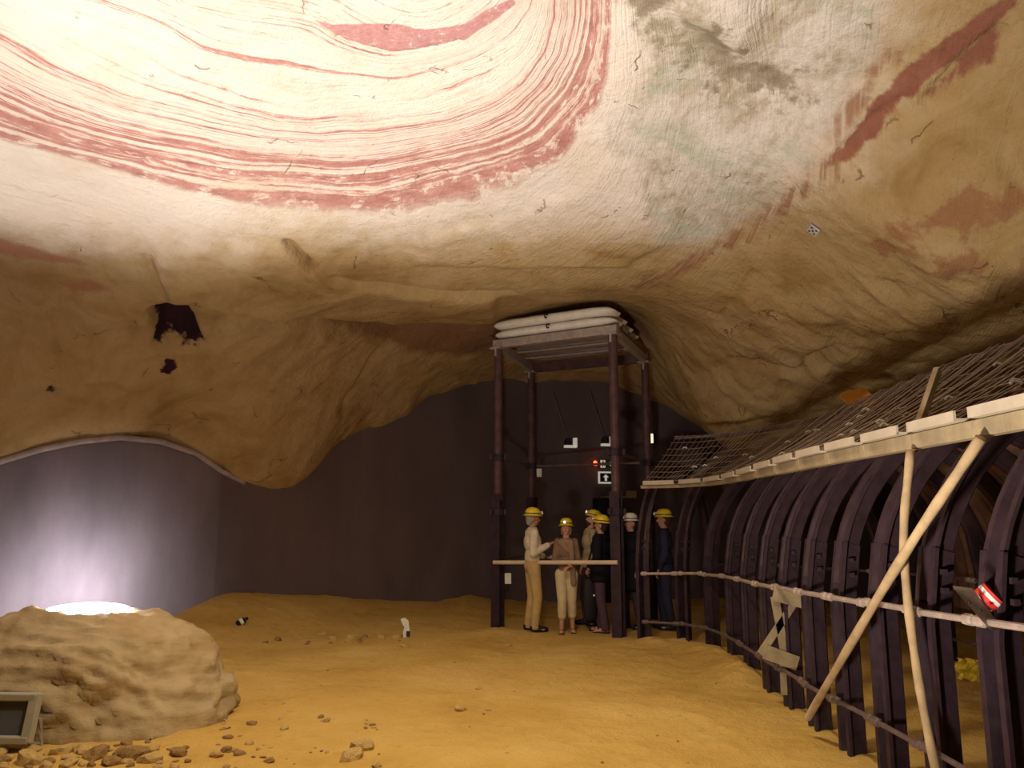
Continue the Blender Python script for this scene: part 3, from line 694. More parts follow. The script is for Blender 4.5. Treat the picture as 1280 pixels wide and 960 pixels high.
for i in range(len(AP)-1):
    o0 = rail_pt(i, 0, 0, ZE+0.02)
    root = thing('wire_mesh', 'sloping wire mesh canopy panel over the %s bay from the scaffold tower' % ORD[i], 'wire mesh', o0, 0, 'wire mesh canopy panels')
    def mp(f, g):
        sag = -0.05*math.sin(PI*g)+0.015*math.sin(9*f+4*i)
        return rail_pt(i, f, SL*g, ZE+0.02+RISE*g+sag)-o0
    bay = (rail_pt(i,1,0.6,0)-rail_pt(i,0,0.6,0)).length; nf = max(3, int(round(bay/0.075)))
    bm = bmesh.new()
    for k in range(nf): tube(bm, [mp((k+0.5)/nf, g/6) for g in range(7)], 0.0042, 4)
    for k in range(9): tube(bm, [mp(0.0, (k+0.1)/8.2), mp(0.5, (k+0.1)/8.2), mp(1.0, (k+0.1)/8.2)], 0.0045, 4)
    o = obj('wires', bm, WIRE, root); tag(o, kind='stuff')
    for q in range(2):
        o2 = rail_pt(i, 0, 0, ZE+0.02)
        bm = bmesh.new(); f = random.random(); g = random.uniform(.2,.8); c_ = mp(f, g); tube(bm, [c_+Vector((-.03,0,.01)), c_+Vector((0,.02,.03)), c_+Vector((.04,.01,.015))], 0.009, 5); obj('wire_tie', bm, WHITE, root)
# purlin pipes under the mesh ridge
bm = bmesh.new(); tube(bm, [rail_pt(i, 0, SL, ZE+RISE-0.02) for i in range(len(AP)-1)]+[rail_pt(len(AP)-2, 1, SL, ZE+RISE-0.02)], 0.025, 8)
tag(obj('ridge_pipe', bm, PIPED, None, True), 'long bent pipe carrying the upper edge of the wire mesh canopy', 'pipe')
bm = bmesh.new()
a_ = aty(1143, 548, 4.83); b_ = aty(1172, 463, 5.15); bar(bm, a_, b_, 0.035, 0.06, 0.004)
tag(obj('mesh_batten', bm, POLE), 'pale batten lying up the slope of the wire mesh canopy', 'batten')
# stones caught on the mesh
def rock_mesh(name, s, flat, seed, m):
    bm = bmesh.new(); bmesh.ops.create_icosphere(bm, subdivisions=2, radius=1.0); o = Vector((seed*3.1, seed*1.7, seed*0.9))
    for v in bm.verts:
        n = v.co.normalized(); k = 1+0.45*mnoise.noise(n*1.1+o)+0.18*mnoise.noise(n*3+o); k = min(k, 1.12)
        v.co = Vector((n.x*s*k, n.y*s*k*0.75, n.z*s*k*flat))
    me_ = bpy.data.meshes.new(name); bm.to_mesh(me_); bm.free(); me_.materials.append(m); return me_
RK = [rock_mesh('stone', 1.0, 0.40+0.12*(k % 3), k+1, STONE if k % 4 else STONED) for k in range(9)]
MS = simple('mesh_stone', (0.36, 0.26, 0.16), 0.9, 0, 0.25, 9, 0.4)
RKM = [rock_mesh('stone', 1.0, 0.6, 20+k, MS) for k in range(4)]
for k in range(18):
    i = random.choice([4,5,6,7,8,8,9,9,10,10,11]); f, g = random.random(), random.uniform(0.05, 0.6)**1.3
    sag = -0.05*math.sin(PI*g)
    p = rail_pt(i, f, SL*g, ZE+0.035+RISE*g+sag)
    o = link('stone', random.choice(RKM)); o.location = p; s_ = random.uniform(0.012, 0.028); o.scale = (s_, s_, s_); o.rotation_euler = (0.4, -0.5, random.uniform(0, 6))
    tag(o, 'small stone caught on the wire mesh canopy', 'stone', 'stones lying on the wire mesh')
# ---- leaning timbers
def pole(pts, r, label, name='timber_prop'):
    bm = bmesh.new(); fine = []
    V = [Vector(q) for q in pts]; V = [V[0]*2-V[1]] + V + [V[-1]*2-V[-2]]
    for i in range(1, len(V)-2):
        for k in range(8):
            t = k/8; a, b, c, d = V[i-1:i+3]
            fine.append(0.5*((2*b)+(c-a)*t+(2*a-5*b+4*c-d)*t*t+(3*b-a-3*c+d)*t**3))
    fine.append(Vector(pts[-1])); tube(bm, fine, [r*(1+0.08*math.sin(k*1.7)) for k in range(len(fine))], 10)
    o = obj(name, bm, POLE, None, True); return tag(o, label, 'prop')
def atx(px, py, x):
    d = ray(px, py); t = x/d[0]; return Vector((x, d[1]*t, 1.6+d[2]*t))
pole([Vector((2.20, 4.32, -0.03)), atx(1150, 860, 2.185), atx(1130, 690, 2.19), atx(1138, 564, 2.27)], 0.024, 'upright bowed timber prop under the canopy edge beam')
pole([atx(1010, 897, 2.20), atx(1118, 713, 2.11), atx(1226, 548, 2.25)], 0.026, 'long timber leaning diagonally across the steel arches')
# ---- small wooden frame hung on the arches
wf = thing('wooden_frame', 'small grey wooden frame of crossed slats fixed to the arches', 'frame', atz(980, 868, 0))
w0 = wf.location.copy(); yw = 7.2
for a, b, wd, nm in (((966,741),(1008,752),.13,'top_board'), ((955,814),(996,829),.12,'bottom_board'), ((969,746),(983,826),.07,'slat'), ((996,750),(951,818),.06,'slat'), ((979,826),(981,869),.05,'slat')):
    A, B = aty(*a, yw), aty(*b, yw); bm = bmesh.new()
    d = B-A; n = Vector((0,-1,0)); 
    box(bm, (A+B)/2-w0+Vector((-0.0,-0.02 if nm != 'slat' else 0.015,0)), (wd, 0.022, d.length), Matrix.Rotation(math.atan2(d.x, d.z), 3, 'Y'))
    obj(nm, bm, TIMBER, wf)
# ---- grey board with roll of barrier tape
yb = 3.86
gb = thing('tilted_board', 'grey board tilted against the pipe of a near steel arch', 'board', aty(1222, 775, yb)); g0 = gb.location.copy()
quad = [aty(1192,736,yb), aty(1217,739,yb+0.05), aty(1253,787,yb+0.05), aty(1238,788,yb)]
bm = bmesh.new(); lo = [bm.verts.new(q-g0) for q in quad]; hi = [bm.verts.new(q-g0+Vector((0.01,0.025,0.012))) for q in quad]
bm.faces.new(lo); bm.faces.new(hi[::-1])
for k in range(4): bm.faces.new((lo[k], hi[k], hi[(k+1)%4], lo[(k+1)%4]))
fixn(bm); obj('panel', bm, GREYB, gb)
for f in ((1212,753),(1226,763)):
    bm = bmesh.new(); bmesh.ops.create_icosphere(bm, subdivisions=1, radius=0.009, matrix=Matrix.Translation(aty(*f, yb-0.005)-g0)); obj('screw', bm, BLACK, gb)
rt = thing('tape_roll', 'red and white roll of barrier tape resting on the tilted board', 'tape roll', aty(1237, 746, yb+0.10)); rt.scale = (.82, .82, .82)
Mr = Matrix.Rotation(math.radians(-135), 4, 'Y') @ Matrix.Rotation(math.radians(-25), 4, 'X')
bm = bmesh.new(); lathe(bm, [(0.03,-.035),(0.075,-.035),(0.075,.035),(0.03,.035),(0.03,-.035)], 24, Mr); fixn(bm); obj('roll', bm, RED, rt)
bm = bmesh.new(); lathe(bm, [(0.028,.034),(0.066,.034),(0.066,.05),(0.028,.05),(0.028,.034)], 24, Mr); fixn(bm); obj('white_layer', bm, WHITE, rt)
bm = bmesh.new(); lathe(bm, [(0.0762,-.018),(0.0775,-.018),(0.0775,.004),(0.0762,.004),(0.0762,-.018)], 24, Mr); fixn(bm); obj('stripe', bm, WHITE, rt)
# ---- orange board above the mesh, yellow sheet inside the tunnel
oc = aty(1073, 497, 9.2)
bm = bmesh.new(); pts = []
for cx_, cz_, a0 in ((.13,.075,0),(-.13,.075,90),(-.13,-.075,180),(.13,-.075,270)):
    for k in range(5):
        a = math.radians(a0+k*22.5); pts.append((cx_+.035*math.cos(a)-(0.25*(cz_+.035*math.sin(a))), cz_+.035*math.sin(a)))
fr_ = [bm.verts.new((x,0,z)) for x, z in pts]; bk_ = [bm.verts.new((x,0.03,z)) for x, z in pts]
bm.faces.new(fr_); bm.faces.new(bk_[::-1])
for k in range(len(pts)): bm.faces.new((fr_[k], fr_[(k+1)%len(pts)], bk_[(k+1)%len(pts)], bk_[k]))
fixn(bm); ob = thing('orange_board', 'orange plastic board with rounded corners propped on the wire mesh', 'board', oc-Vector((0,0,0.0)))
bd = obj('panel', bm, ORANGE, ob); bd.rotation_euler = (math.radians(-25), math.radians(-14), math.radians(6))
bm = bmesh.new(); bar(bm, (0.05,-0.012,-0.05), (0.15,-0.012,-0.03), 0.012, 0.014); s_ = obj('slot', bm, simple('dark_orange', (0.30,0.10,0.02)), ob); s_.rotation_euler = bd.rotation_euler
yc = atz(1214, 850, 0.02)
bm = bmesh.new(); n1 = 9; vv = [[bm.verts.new((0.30*(i/n1-.5)+0.03*math.sin(j), -0.02+0.04*mnoise.noise(Vector((i*.5,j*.5,1))), 0.22+0.20*(j/n1-.5)+0.05*(i/n1)*-1+0.03*mnoise.noise(Vector((i*.6,j*.6,4))))) for j in range(n1+1)] for i in range(n1+1)]
for i in range(n1):
    for j in range(n1): bm.faces.new((vv[i][j], vv[i+1][j], vv[i+1][j+1], vv[i][j+1]))
ysh = obj('yellow_sheet', bm, YELL, None); ysh.location = yc - Vector((0, 0, 0.10))
sm = ysh.modifiers.new('thickness', 'SOLIDIFY'); sm.thickness = 0.006
tag(ysh, 'crumpled yellow sheet on the sand inside the arch tunnel', 'sheet')

# ================================================================== SIGNS AND FITTINGS ON THE REAR WALL
def wall_y(px):
    r = ray(px, 600); pts = [(-4.75,13.15),(-3.0,14.3),(-1.2,15.4),(0.4,16.45),(3.0,17.0),(8.6,17.3)]
    for (xa, ya), (xb, yb_) in zip(pts, pts[1:]):
        den = r[0]*(yb_-ya)-r[1]*(xb-xa)
        if abs(den) < 1e-9: continue
        t = (xa*(yb_-ya)-ya*(xb-xa))/den; x = r[0]*t
        if min(xa, xb)-1e-6 <= x <= max(xa, xb)+1e-6: return r[1]*t
    return 16.7
WA = math.atan2(0.55, 2.6)
def on_wall(px, py, out=0.02):
    p = aty(px, py, wall_y(px)-out); return p
def plate(name, label, cat, px, py, w_, h_, m, parts=(), out=0.03, th=0.03):
    t = thing(name, label, cat, on_wall(px, py, out), WA)
    bm = bmesh.new(); box(bm, (0,0,0), (w_, th, h_), None, 0.004); obj('panel', bm, m, t)
    for nm, poly, mm, lift in parts:
        bm = bmesh.new(); f = [bm.verts.new((x, -th/2-lift, z)) for x, z in poly]; b = [bm.verts.new((x, -th/2+0.002, z)) for x, z in poly]
        bm.faces.new(f); bm.faces.new(b[::-1])
        for k in range(len(poly)): bm.faces.new((f[k], f[(k+1)%len(poly)], b[(k+1)%len(poly)], b[k]))
        fixn(bm); obj(nm, bm, mm, t)
    return t
def rect(x0, z0, x1, z1): return [(x0,z0),(x1,z0),(x1,z1),(x0,z1)]
GREEN = simple('sign_green', (0.03, 0.11, 0.06), 0.5, 0, 0.1, 8, 0)
SIGNW = emis('sign_white', (0.75, 0.72, 0.60), 0.35)
SIGNB = simple('sign_black', (0.02, 0.02, 0.015), 0.5, 0, 0.1, 8, 0)
def circ(cx_, cz_, r, n=10): return [(cx_+r*math.cos(2*PI*k/n), cz_+r*math.sin(2*PI*k/n)) for k in range(n)]
plate('exit_sign', 'green emergency exit sign with running figure and arrow on the rear wall', 'sign', 758, 580, 0.34, 0.19, GREEN, [
  ('door_pictogram', rect(-.135,-.08,-.03,.08), SIGNW, .003),
  ('running_figure', [(-.105,-.07),(-.085,-.07),(-.075,-.02),(-.055,-.045),(-.04,-.04),(-.065,.01),(-.07,.035),(-.05,.02),(-.045,.03),(-.075,.05),(-.10,.04),(-.115,.01),(-.105,.008),(-.095,.025),(-.09,.0),(-.095,-.03)], GREEN, .005),
  ('figure_head', circ(-.078,.062,.013), GREEN, .005),
  ('arrow', [(.04,.0),(.10,.055),(.10,.022),(.15,.022),(.15,-.022),(.10,-.022),(.10,-.055)], SIGNW, .003)])
plate('arrow_sign', 'black square sign with a white up arrow below the exit sign', 'sign', 757, 597, 0.32, 0.25, SIGNW, [
  ('black_field', rect(-.125,-.09,.125,.09), SIGNB, .002),
  ('arrow', [(-.025,-.07),(.025,-.07),(.025,.005),(.065,.005),(0,.07),(-.065,.005),(-.025,.005)], SIGNW, .004)])
rl = thing('warning_lamp', 'small glowing red warning lamp beside the exit sign', 'lamp', on_wall(744, 579, 0.06), WA)
bm = bmesh.new(); lathe(bm, [(0.0,.05),(.025,.045),(.04,.02),(.042,-.05),(0,-.05)], 14); obj('lens', bm, emis('red_glow', (1.0, 0.06, 0.015), 6.0), rl, True)
bm = bmesh.new(); box(bm, (0,.035,-.01), (.09,.04,.11), None, .005); obj('base', bm, BLACK, rl)
for k, (px, py) in enumerate(((713,553),(759,551))):
    t = thing('wall_lamp', ('white box lamp hung on a rod, nearer the middle of the wall', 'white box lamp hung on a rod above the exit sign')[k], 'lamp', on_wall(px, py, 0.25), WA, 'rod-hung box lamps')
    bm = bmesh.new(); box(bm, (0,0,-.085), (.26,.1,.05), None, .006); box(bm, (.10,0,0), (.07,.1,.19), None, .006); obj('bracket', bm, SIGNW, t)
    bm = bmesh.new(); lathe(bm, [(0,.09),(.05,.08),(.085,.02),(.085,-.05),(0,-.05)], 14, Matrix.Translation((-.05,-.01,0.0))); obj('lamp_head', bm, STEEL, t, True)
    a = Vector((-.05,0,.06)); top = on_wall(px-22, py-62, 0.3)-on_wall(px, py, 0.25); bm = bmesh.new(); tube(bm, [a, Matrix.Rotation(-WA,3,'Z') @ top], 0.012, 6); obj('rod', bm, PIPED, t)
# dark doorway below the signs, built as a solid black box
t = thing('dark_doorway', 'tall black doorway in the rear wall below the signs', 'entrance', Vector((1.95, 16.4, 0)), WA)
bm = bmesh.new(); box(bm, (0,0,1.02), (0.55,0.4,2.04), None, .03); obj('body', bm, BLACK, t)
bm = bmesh.new(); box(bm, (0,-.205,1.0), (0.46,0.02,1.85), None, .008); d_ = obj('door', bm, BLACK, t)
bm = bmesh.new(); box(bm, (.17,-.23,1.05), (.025,.03,.16), None, .006); obj('handle', bm, GALV, d_)
bm = bmesh.new(); box(bm, (.1,0,2.06), (0.4,0.38,0.03)); obj('top_cover', bm, GALV, t)
plate('notice_plate', 'small pale yellow notice plate on the rear wall right of the post', 'notice', 789, 618, 0.22, 0.15, simple('pale_yellow', (.5,.42,.22), .6, 0, .1, 8, 0))
plate('socket_box', 'small white socket box on the wall by the notice plate', 'box', 816, 619, 0.09, 0.14, WHITE, out=0.05, th=0.08)
tl2 = thing('strip_lamp', 'small upright white strip lamp on the dark wall above the tunnel', 'lamp', on_wall(815, 548, 0.06), WA)
bm = bmesh.new(); box(bm, (0,0,0), (.05,.04,.2), None, .008); obj('tube', bm, emis('strip_glow', (1, .9, .65), 0.9), tl2)
bm = bmesh.new(); box(bm, (0.04,.03,0), (.10,.03,.24), None, .004); obj('holder', bm, BLACK, tl2)
# junction boxes on the tower posts
for (px, py, yy, lab, w_, h_) in ((674, 591, BL.y-0.12, 'small white junction box on the rear post of the scaffold tower', .09, .15), (635, 723, FL.y+0.05, 'small pale gauge box with hook on the front post of the tower', .10, .16)):
    t = thing('junction_box', lab, 'box', aty(px, py, yy)); bm = bmesh.new(); box(bm, (0,0,0), (w_,.06,h_), None, .008); obj('case', bm, WHITE, t)
    bm = bmesh.new(); tube(bm, [(0,0,-h_/2),(0.01,-.01,-h_/2-.05),(-.02,-.01,-h_/2-.09),(-.04,0,-h_/2-.05)], .008, 6); obj('cable', bm, BLACK, t)

# ================================================================== SMALL THINGS ON THE SAND AND ON THE ROCK
pc = atz(507, 797, 0.03); pc.z = fz(pc.x, pc.y)
t = thing('marker_plate', 'bent white marker plate standing upright in the sand', 'marker', pc)
prof = [(-.075,.24),(-.02,.26),(.03,.22),(.065,.02),(.03,-.03),(-.03,-.03),(-.04,.06),(-.02,.14),(-.045,.17)]
bm = bmesh.new(); f = [bm.verts.new((x,0.10*abs(z-.1),z)) for x, z in prof]; b = [bm.verts.new((x,0.10*abs(z-.1)+.02,z)) for x, z in prof]
bm.faces.new(f); bm.faces.new(b[::-1])
for k in range(len(prof)): bm.faces.new((f[k], f[(k+1)%len(prof)], b[(k+1)%len(prof)], b[k]))
fixn(bm); obj('plate', bm, WHITE, t); bm = bmesh.new(); box(bm, (.035,-.005,.05), (.05,.03,.07), None, .005); obj('weight', bm, STEEL, t)
bp = atz(303, 766, 0.30); bp.z = fz(bp.x, bp.y)
t = thing('small_canister', 'small black and white canister lying on the sand drift', 'canister', bp, 0.5)
Mx = Matrix.Translation((0,0,.05)) @ Matrix.Rotation(math.radians(62), 4, 'Y')
bm = bmesh.new(); lathe(bm, [(0,-.08),(.04,-.08),(.045,-.02),(.045,.03),(.02,.06),(.02,.09),(0,.09)], 14, Mx); obj('body', bm, BLACK, t, True)
bm = bmesh.new(); lathe(bm, [(.0455,-.03),(.048,-.03),(.048,.015),(.0455,.015)], 14, Mx); obj('band', bm, WHITE, t)
# rubble
placed = []
def stone_at(px, py, s, group, label, dark=False, flat=None):
    p = atz(px, py, 0); z = fz(p.x, p.y); p = atz(px, py, z); z = fz(p.x, p.y)
    if ((p.x+3.52)/1.28)**2+((p.y-7.0)/0.97)**2 < 1: return
    if any((p.x-q[0])**2+(p.y-q[1])**2 < (0.75*(s+q[2]))**2 for q in placed): return
    placed.append((p.x, p.y, s))
    o = link('stone', random.choice(RK)); o.location = (p.x, p.y, z+s*0.16); o.scale = (s, s, s)
    o.rotation_euler = (random.uniform(-.3,.3), random.uniform(-.3,.3), random.uniform(0, 6)); dk = o.data.materials[0] == STONED; tag(o, ('dark brown ' if dk else 'pale yellow ')+label, 'stone', ('dark ' if dk else 'pale ')+group)
for k in range(230):
    px = random.uniform(-20, 260)*random.uniform(0.5, 1)+0; py = random.uniform(924, 962)
    if 40 < px < 270 and py < 926: continue
    stone_at(px, py, random.choice([.03,.04,.05,.06,.08,.11]), 'rubble in front of the boulder', 'flat stone in the rubble in front of the boulder')
for k in range(34):
    px = random.uniform(270, 330) if k % 2 else random.uniform(280, 480); py = random.uniform(895, 960)
    stone_at(px, py, random.choice([.015,.02,.03,.045]), 'loose stones right of the rubble', 'small loose stone on the sand beyond the boulder rubble')
for (px, py, s) in ((452,935,.085),(440,948,.09),(425,950,.05),(300,943,.05),(270,945,.06),(598,862,.04),(575,888,.06),(610,888,.03)):
    stone_at(px, py, s, 'larger lone stones on the sand', 'larger lone stone lying on the open sand')
for k in range(40):
    px = random.gauss(455, 55); py = 800+random.gauss(0, 4)+0.02*abs(px-455)
    stone_at(px, py, random.choice([.025,.035,.05,.07]), 'line of stones by the marker plate', 'stone in the line of rubble beside the white marker plate')
for k in range(30):
    stone_at(random.uniform(300, 900), random.uniform(825, 958), random.choice([.012,.016,.022]), 'pebbles on the sand', 'tiny pebble scattered on the open sand')
# survey plate with holes on the rock roof
q = on_ceil([(1018, 284)])[0]; zq = float(ceil_tps([q])[0]); 
import bisect
zq = float(Zc.reshape(GX.shape)[int(np.searchsorted(xs, q[0])), int(np.searchsorted(ys, q[1]))])
e = 0.2; g = ceil_tps([(q[0]+e,q[1]),(q[0]-e,q[1]),(q[0],q[1]+e),(q[0],q[1]-e)]); nrm = Vector(((g[0]-g[1])/(2*e), (g[2]-g[3])/(2*e), -1)).normalized()
t = thing('survey_plate', 'small grey plate with dark holes bolted to the rock roof', 'plate', Vector((q[0], q[1], zq))+nrm*0.02); t.rotation_euler = nrm.to_track_quat('Z', 'Y').to_euler()
bm = bmesh.new(); box(bm, (0,0,0), (.17,.12,.02), None, .004); obj('plate', bm, simple('pale_grey', (.55,.55,.56), .6), t)
for x_, y_ in ((-.05,.03),(.05,.03),(-.04,-.03),(.05,-.03),(0,0)):
    bm = bmesh.new(); lathe(bm, [(0,.014),(.014,.014),(.014,.0)], 8, Matrix.Translation((x_,y_,0))); obj('hole', bm, BLACK, t)

# ================================================================== PEOPLE
def cap(bm, a, b, r0, r1, seg=12):
    a, b = Vector(a), Vector(b); d = b-a; L = d.length
    bmesh.ops.create_uvsphere(bm, u_segments=seg, v_segments=8, radius=r0, matrix=Matrix.Translation(a))
    bmesh.ops.create_uvsphere(bm, u_segments=seg, v_segments=8, radius=r1, matrix=Matrix.Translation(b))
    if L > 1e-4:
        q = d.to_track_quat('Z', 'Y').to_matrix().to_4x4()
        bmesh.ops.create_cone(bm, cap_ends=True, segments=seg, radius1=r0, radius2=r1, depth=L, matrix=Matrix.Translation((a+b)/2) @ q)
def ell(bm, c, s, rot=None):
    bmesh.ops.create_uvsphere(bm, u_segments=18, v_segments=12, radius=1.0, matrix=Matrix.Translation(Vector(c)) @ (rot.to_4x4() if rot is not None else Matrix.Identity(4)) @ Matrix.Diagonal((*s, 1)))
def fuse(name, bm, m, parent, voxel, smooth=2):
    me_ = bpy.data.meshes.new(name); bm.to_mesh(me_); bm.free()
    tmp = bpy.data.objects.new(name, me_); C.objects.link(tmp)
    r = tmp.modifiers.new('r', 'REMESH'); r.mode = 'VOXEL'; r.voxel_size = voxel; r.use_smooth_shade = True
    s = tmp.modifiers.new('s', 'SMOOTH'); s.iterations = smooth; s.factor = 0.5
    dg = bpy.context.evaluated_depsgraph_get(); out = bpy.data.meshes.new_from_object(tmp.evaluated_get(dg))
    bpy.data.objects.remove(tmp); out.name = name; out.materials.clear(); out.materials.append(m)
    o = link(name, out, None, parent, True); return o
SKIN = simple('skin', (0.52, 0.27, 0.18), 0.6, 0, 0.08, 20, 0.05, 80, .002)
SKIN2 = simple('skin_tanned', (0.42, 0.21, 0.13), 0.6, 0, 0.08, 20, 0.05, 80, .002)
HELM = simple('helmet_yellow', (0.80, 0.58, 0.03), 0.35, 0, 0.05, 6, 0, spec=0.5)
EYEW = simple('eye_white', (0.7,0.66,0.6), 0.4, 0, 0.03, 6, 0)
LIP = simple('lips', (0.36,0.11,0.09), 0.5, 0, 0.05, 6, 0)
HLAMP = emis('headlamp', (1.0, 0.95, 0.8), 1.2)
def cloth(name, col): return simple(name, col, 0.9, 0, 0.14, 9, 0.35, 26, 0.012, 0.1)
def person(label, loc, face, H, top, legs, shoe, arms, hair=(0.10,0.06,0.04), hem=0.86, capri=False, coat=False, head_pitch=0.0, head_yaw=0.0, stance=0.11, stride=0.06, skin=SKIN, helmet=True, scarf=None, collar=True, beard=False, wide=1.0, helm_mat=None, brim_only=False, bare_feet=False, hairlong=0.0):
    k = H/1.78
    root = thing('person', label, 'person', loc, face); root.scale = (1,1,1)
    S = lambda x, y, z: Vector((x*k, y*k, z*k))
    foot = {s: S(s*stance, stride*s, 0) for s in (-1, 1)}
    ank = {s: foot[s]+S(0,-.02,.085) for s in (-1,1)}; kn = {s: foot[s]*0.75+S(s*.01, .035, .49) for s in (-1,1)}; hip = {s: S(s*.09, 0, .92) for s in (-1,1)}
    sh = {s: S(s*.185*wide, -.01, 1.44) for s in (-1,1)}
    HR = Matrix.Rotation(head_yaw, 3, 'Z') @ Matrix.Rotation(head_pitch, 3, 'X')
    neck = S(0, -.005, 1.50)
    def hd(x, y, z): return neck + HR @ S(x, y, z-1.50)
    bm = bmesh.new()
    # trunk
    ell(bm, S(0,0,.95), (.165*k*wide,.115*k,.13*k)); ell(bm, S(0,0,1.10), (.145*k*wide,.10*k,.15*k)); ell(bm, S(0,0,1.30), (.17*k*wide,.115*k,.17*k)); ell(bm, S(0,-.01,1.42), (.18*k*wide,.085*k,.075*k))
    cap(bm, S(0,-.005,1.44), hd(0,.005,1.56), .058*k, .052*k)
    # head
    ell(bm, hd(0,.0,1.665), (.076*k,.094*k,.105*k), HR); ell(bm, hd(0,.035,1.605), (.056*k,.060*k,.062*k), HR); ell(bm, hd(0,.055,1.565), (.030*k,.030*k,.024*k), HR)
    cap(bm, hd(0,.088,1.66), hd(0,.113,1.628), .011*k, .015*k, 8)
    for s in (-1,1):
        ell(bm, hd(s*.078,-.005,1.645), (.012*k,.022*k,.032*k), HR); ell(bm, hd(s*.032,.082,1.672), (.022*k,.014*k,.010*k), HR)
        cap(bm, hip[s], kn[s], .088*k, .056*k); cap(bm, kn[s], ank[s], .054*k, .036*k); ell(bm, kn[s]+S(0,-.03,-.12), (.05*k,.052*k,.12*k))
        f = foot[s]; cap(bm, f+S(0,-.05,.045), f+S(s*.01,.13,.03), .036*k, .028*k); ell(bm, f+S(s*.008,.09,.03), (.044*k,.075*k,.026*k))
        if bare_feet:
            for q in range(5): cap(bm, f+S(s*(.034-.017*q),.135-.006*abs(q-1.5) if True else 0,.018), f+S(s*(.036-.017*q),.168-.010*(4-q if s*1 > 2 else q),.014), .011*k, .009*k, 6)
        el, ha = S(*arms[s][0]), S(*arms[s][1])
        cap(bm, sh[s], el, .050*k, .040*k); cap(bm, el, ha, .041*k, .027*k)
        # hand: palm, four unequal fingers with a knuckle bend, thumb from the side of the palm
        d = (ha-el).normalized(); side = d.cross(Vector((0,0,1)))
        side = Vector((1,0,0)) if side.length < 0.2 else side.normalized()
        pn = side.cross(d).normalized(); pa_ = ha + d*.045*k
        Rm = Matrix((side, d, pn)).transposed(); ell(bm, pa_, (.040*k,.052*k,.018*k), Rm)
        if arms[s][2] if len(arms[s]) > 2 else True:
            for q, ln in enumerate((.062,.074,.068,.052)):
                o_ = side*((q-1.5)*.021*k); b0 = pa_+o_+d*.040*k; b1 = b0+(d*.85-pn*.35)*ln*.55*k; b2 = b1+(d*.35-pn*.9)*ln*.5*k
                cap(bm, b0, b1, .0105*k, .0098*k, 7); cap(bm, b1, b2, .0098*k, .0085*k, 7)
            ts = -s
            b0 = pa_+side*(ts*.034*k)-d*.015*k; b1 = b0+(side*ts*.7+d*.6-pn*.3)*.036*k; b2 = b1+(d*.9-pn*.4)*.03*k
            cap(bm, b0, b1, .0125*k, .0112*k, 7); cap(bm, b1, b2, .0112*k, .0095*k, 7)
    fuse('body', bm, skin, root, .0085)
    # eyes, brows, mouth
    for s in (-1,1):
        bm = bmesh.new(); ell(bm, hd(s*.032,.083,1.657), (.013*k,.008*k,.008*k), HR); e_ = obj('eye', bm, EYEW, root, True)
        bm = bmesh.new(); ell(bm, hd(s*.032,.090,1.657), (.006*k,.003*k,.006*k), HR); obj('iris', bm, BLACK, e_, True)
        bm = bmesh.new(); cap(bm, hd(s*.016,.094,1.680), hd(s*.048,.083,1.682), .005*k, .004*k, 6); obj('eyebrow', bm, cloth('brow', hair), root, True)
    bm = bmesh.new(); ell(bm, hd(0,.089,1.592), (.024*k,.010*k,.007*k), HR); obj('mouth', bm, LIP, root, True)
    # hair
    HM = cloth('hair', hair); bm = bmesh.new()
    ell(bm, hd(0,-.022,1.672), (.084*k,.090*k,.108*k), HR); ell(bm, hd(0,-.045,1.61), (.068*k,.055*k,.07*k), HR)
    if hairlong:
        for s in (-1,1): cap(bm, hd(s*.07,-.01,1.64), hd(s*.065,-.01,1.64-hairlong), .03*k, .025*k)
        cap(bm, hd(0,-.06,1.62), hd(0,-.06,1.62-hairlong), .06*k, .05*k)
    fuse('hair', bm, HM, root, .010)
    if beard:
        bm = bmesh.new(); ell(bm, hd(0,.052,1.575), (.058*k,.052*k,.045*k), HR); fuse('beard', bm, HM, root, .009)
    # helmet
    if helmet:
        M = Matrix.Translation(hd(0,.0,1.715)) @ HR.to_4x4()
        bm = bmesh.new(); lathe(bm, [(.108*k,-.015*k),(.112*k,.005*k),(.106*k,.045*k),(.085*k,.082*k),(.05*k,.104*k),(0,.110*k)], 24, M @ Matrix.Diagonal((.95,1.12,1,1)))
        h_ = obj('helmet', bm, helm_mat or HELM, root, True)
        bm = bmesh.new(); lathe(bm, [(.105*k,-.012*k),(.135*k,-.022*k),(.137*k,-.016*k),(.108*k,-.002*k),(.105*k,-.012*k)], 24, M @ Matrix.Diagonal((.93,1.12,1,1))); obj('brim', bm, helm_mat or HELM, h_, True)
        bm = bmesh.new(); lathe(bm, [(.113*k,.008*k),(.1155*k,.008*k),(.1145*k,.022*k),(.112*k,.022*k)], 24, M @ Matrix.Diagonal((.95,1.12,1,1))); obj('strap', bm, BLACK, h_)
        Ml = M @ Matrix.Translation((0,.135*k,.028*k)) @ Matrix.Rotation(-PI/2, 4, 'X')
        bm = bmesh.new(); lathe(bm, [(0,-.02*k),(.026*k,-.02*k),(.030*k,.012*k),(.024*k,.018*k),(0,.018*k)], 14, Ml); l_ = obj('headlamp', bm, simple('lamp_case', (.55,.5,.42)), h_)
        bm = bmesh.new(); lathe(bm, [(0,.022*k),(.022*k,.0195*k),(0,.0185*k)], 14, Ml); obj('lens', bm, HLAMP, h_)
    # trousers
    bm = bmesh.new(); c_ = .012
    ell(bm, S(0,0,.95), ((.165*wide+c_)*k,(.118+c_)*k,.12*k)); ell(bm, S(0,0,1.02), ((.15*wide+c_)*k,(.108+c_)*k,.06*k))
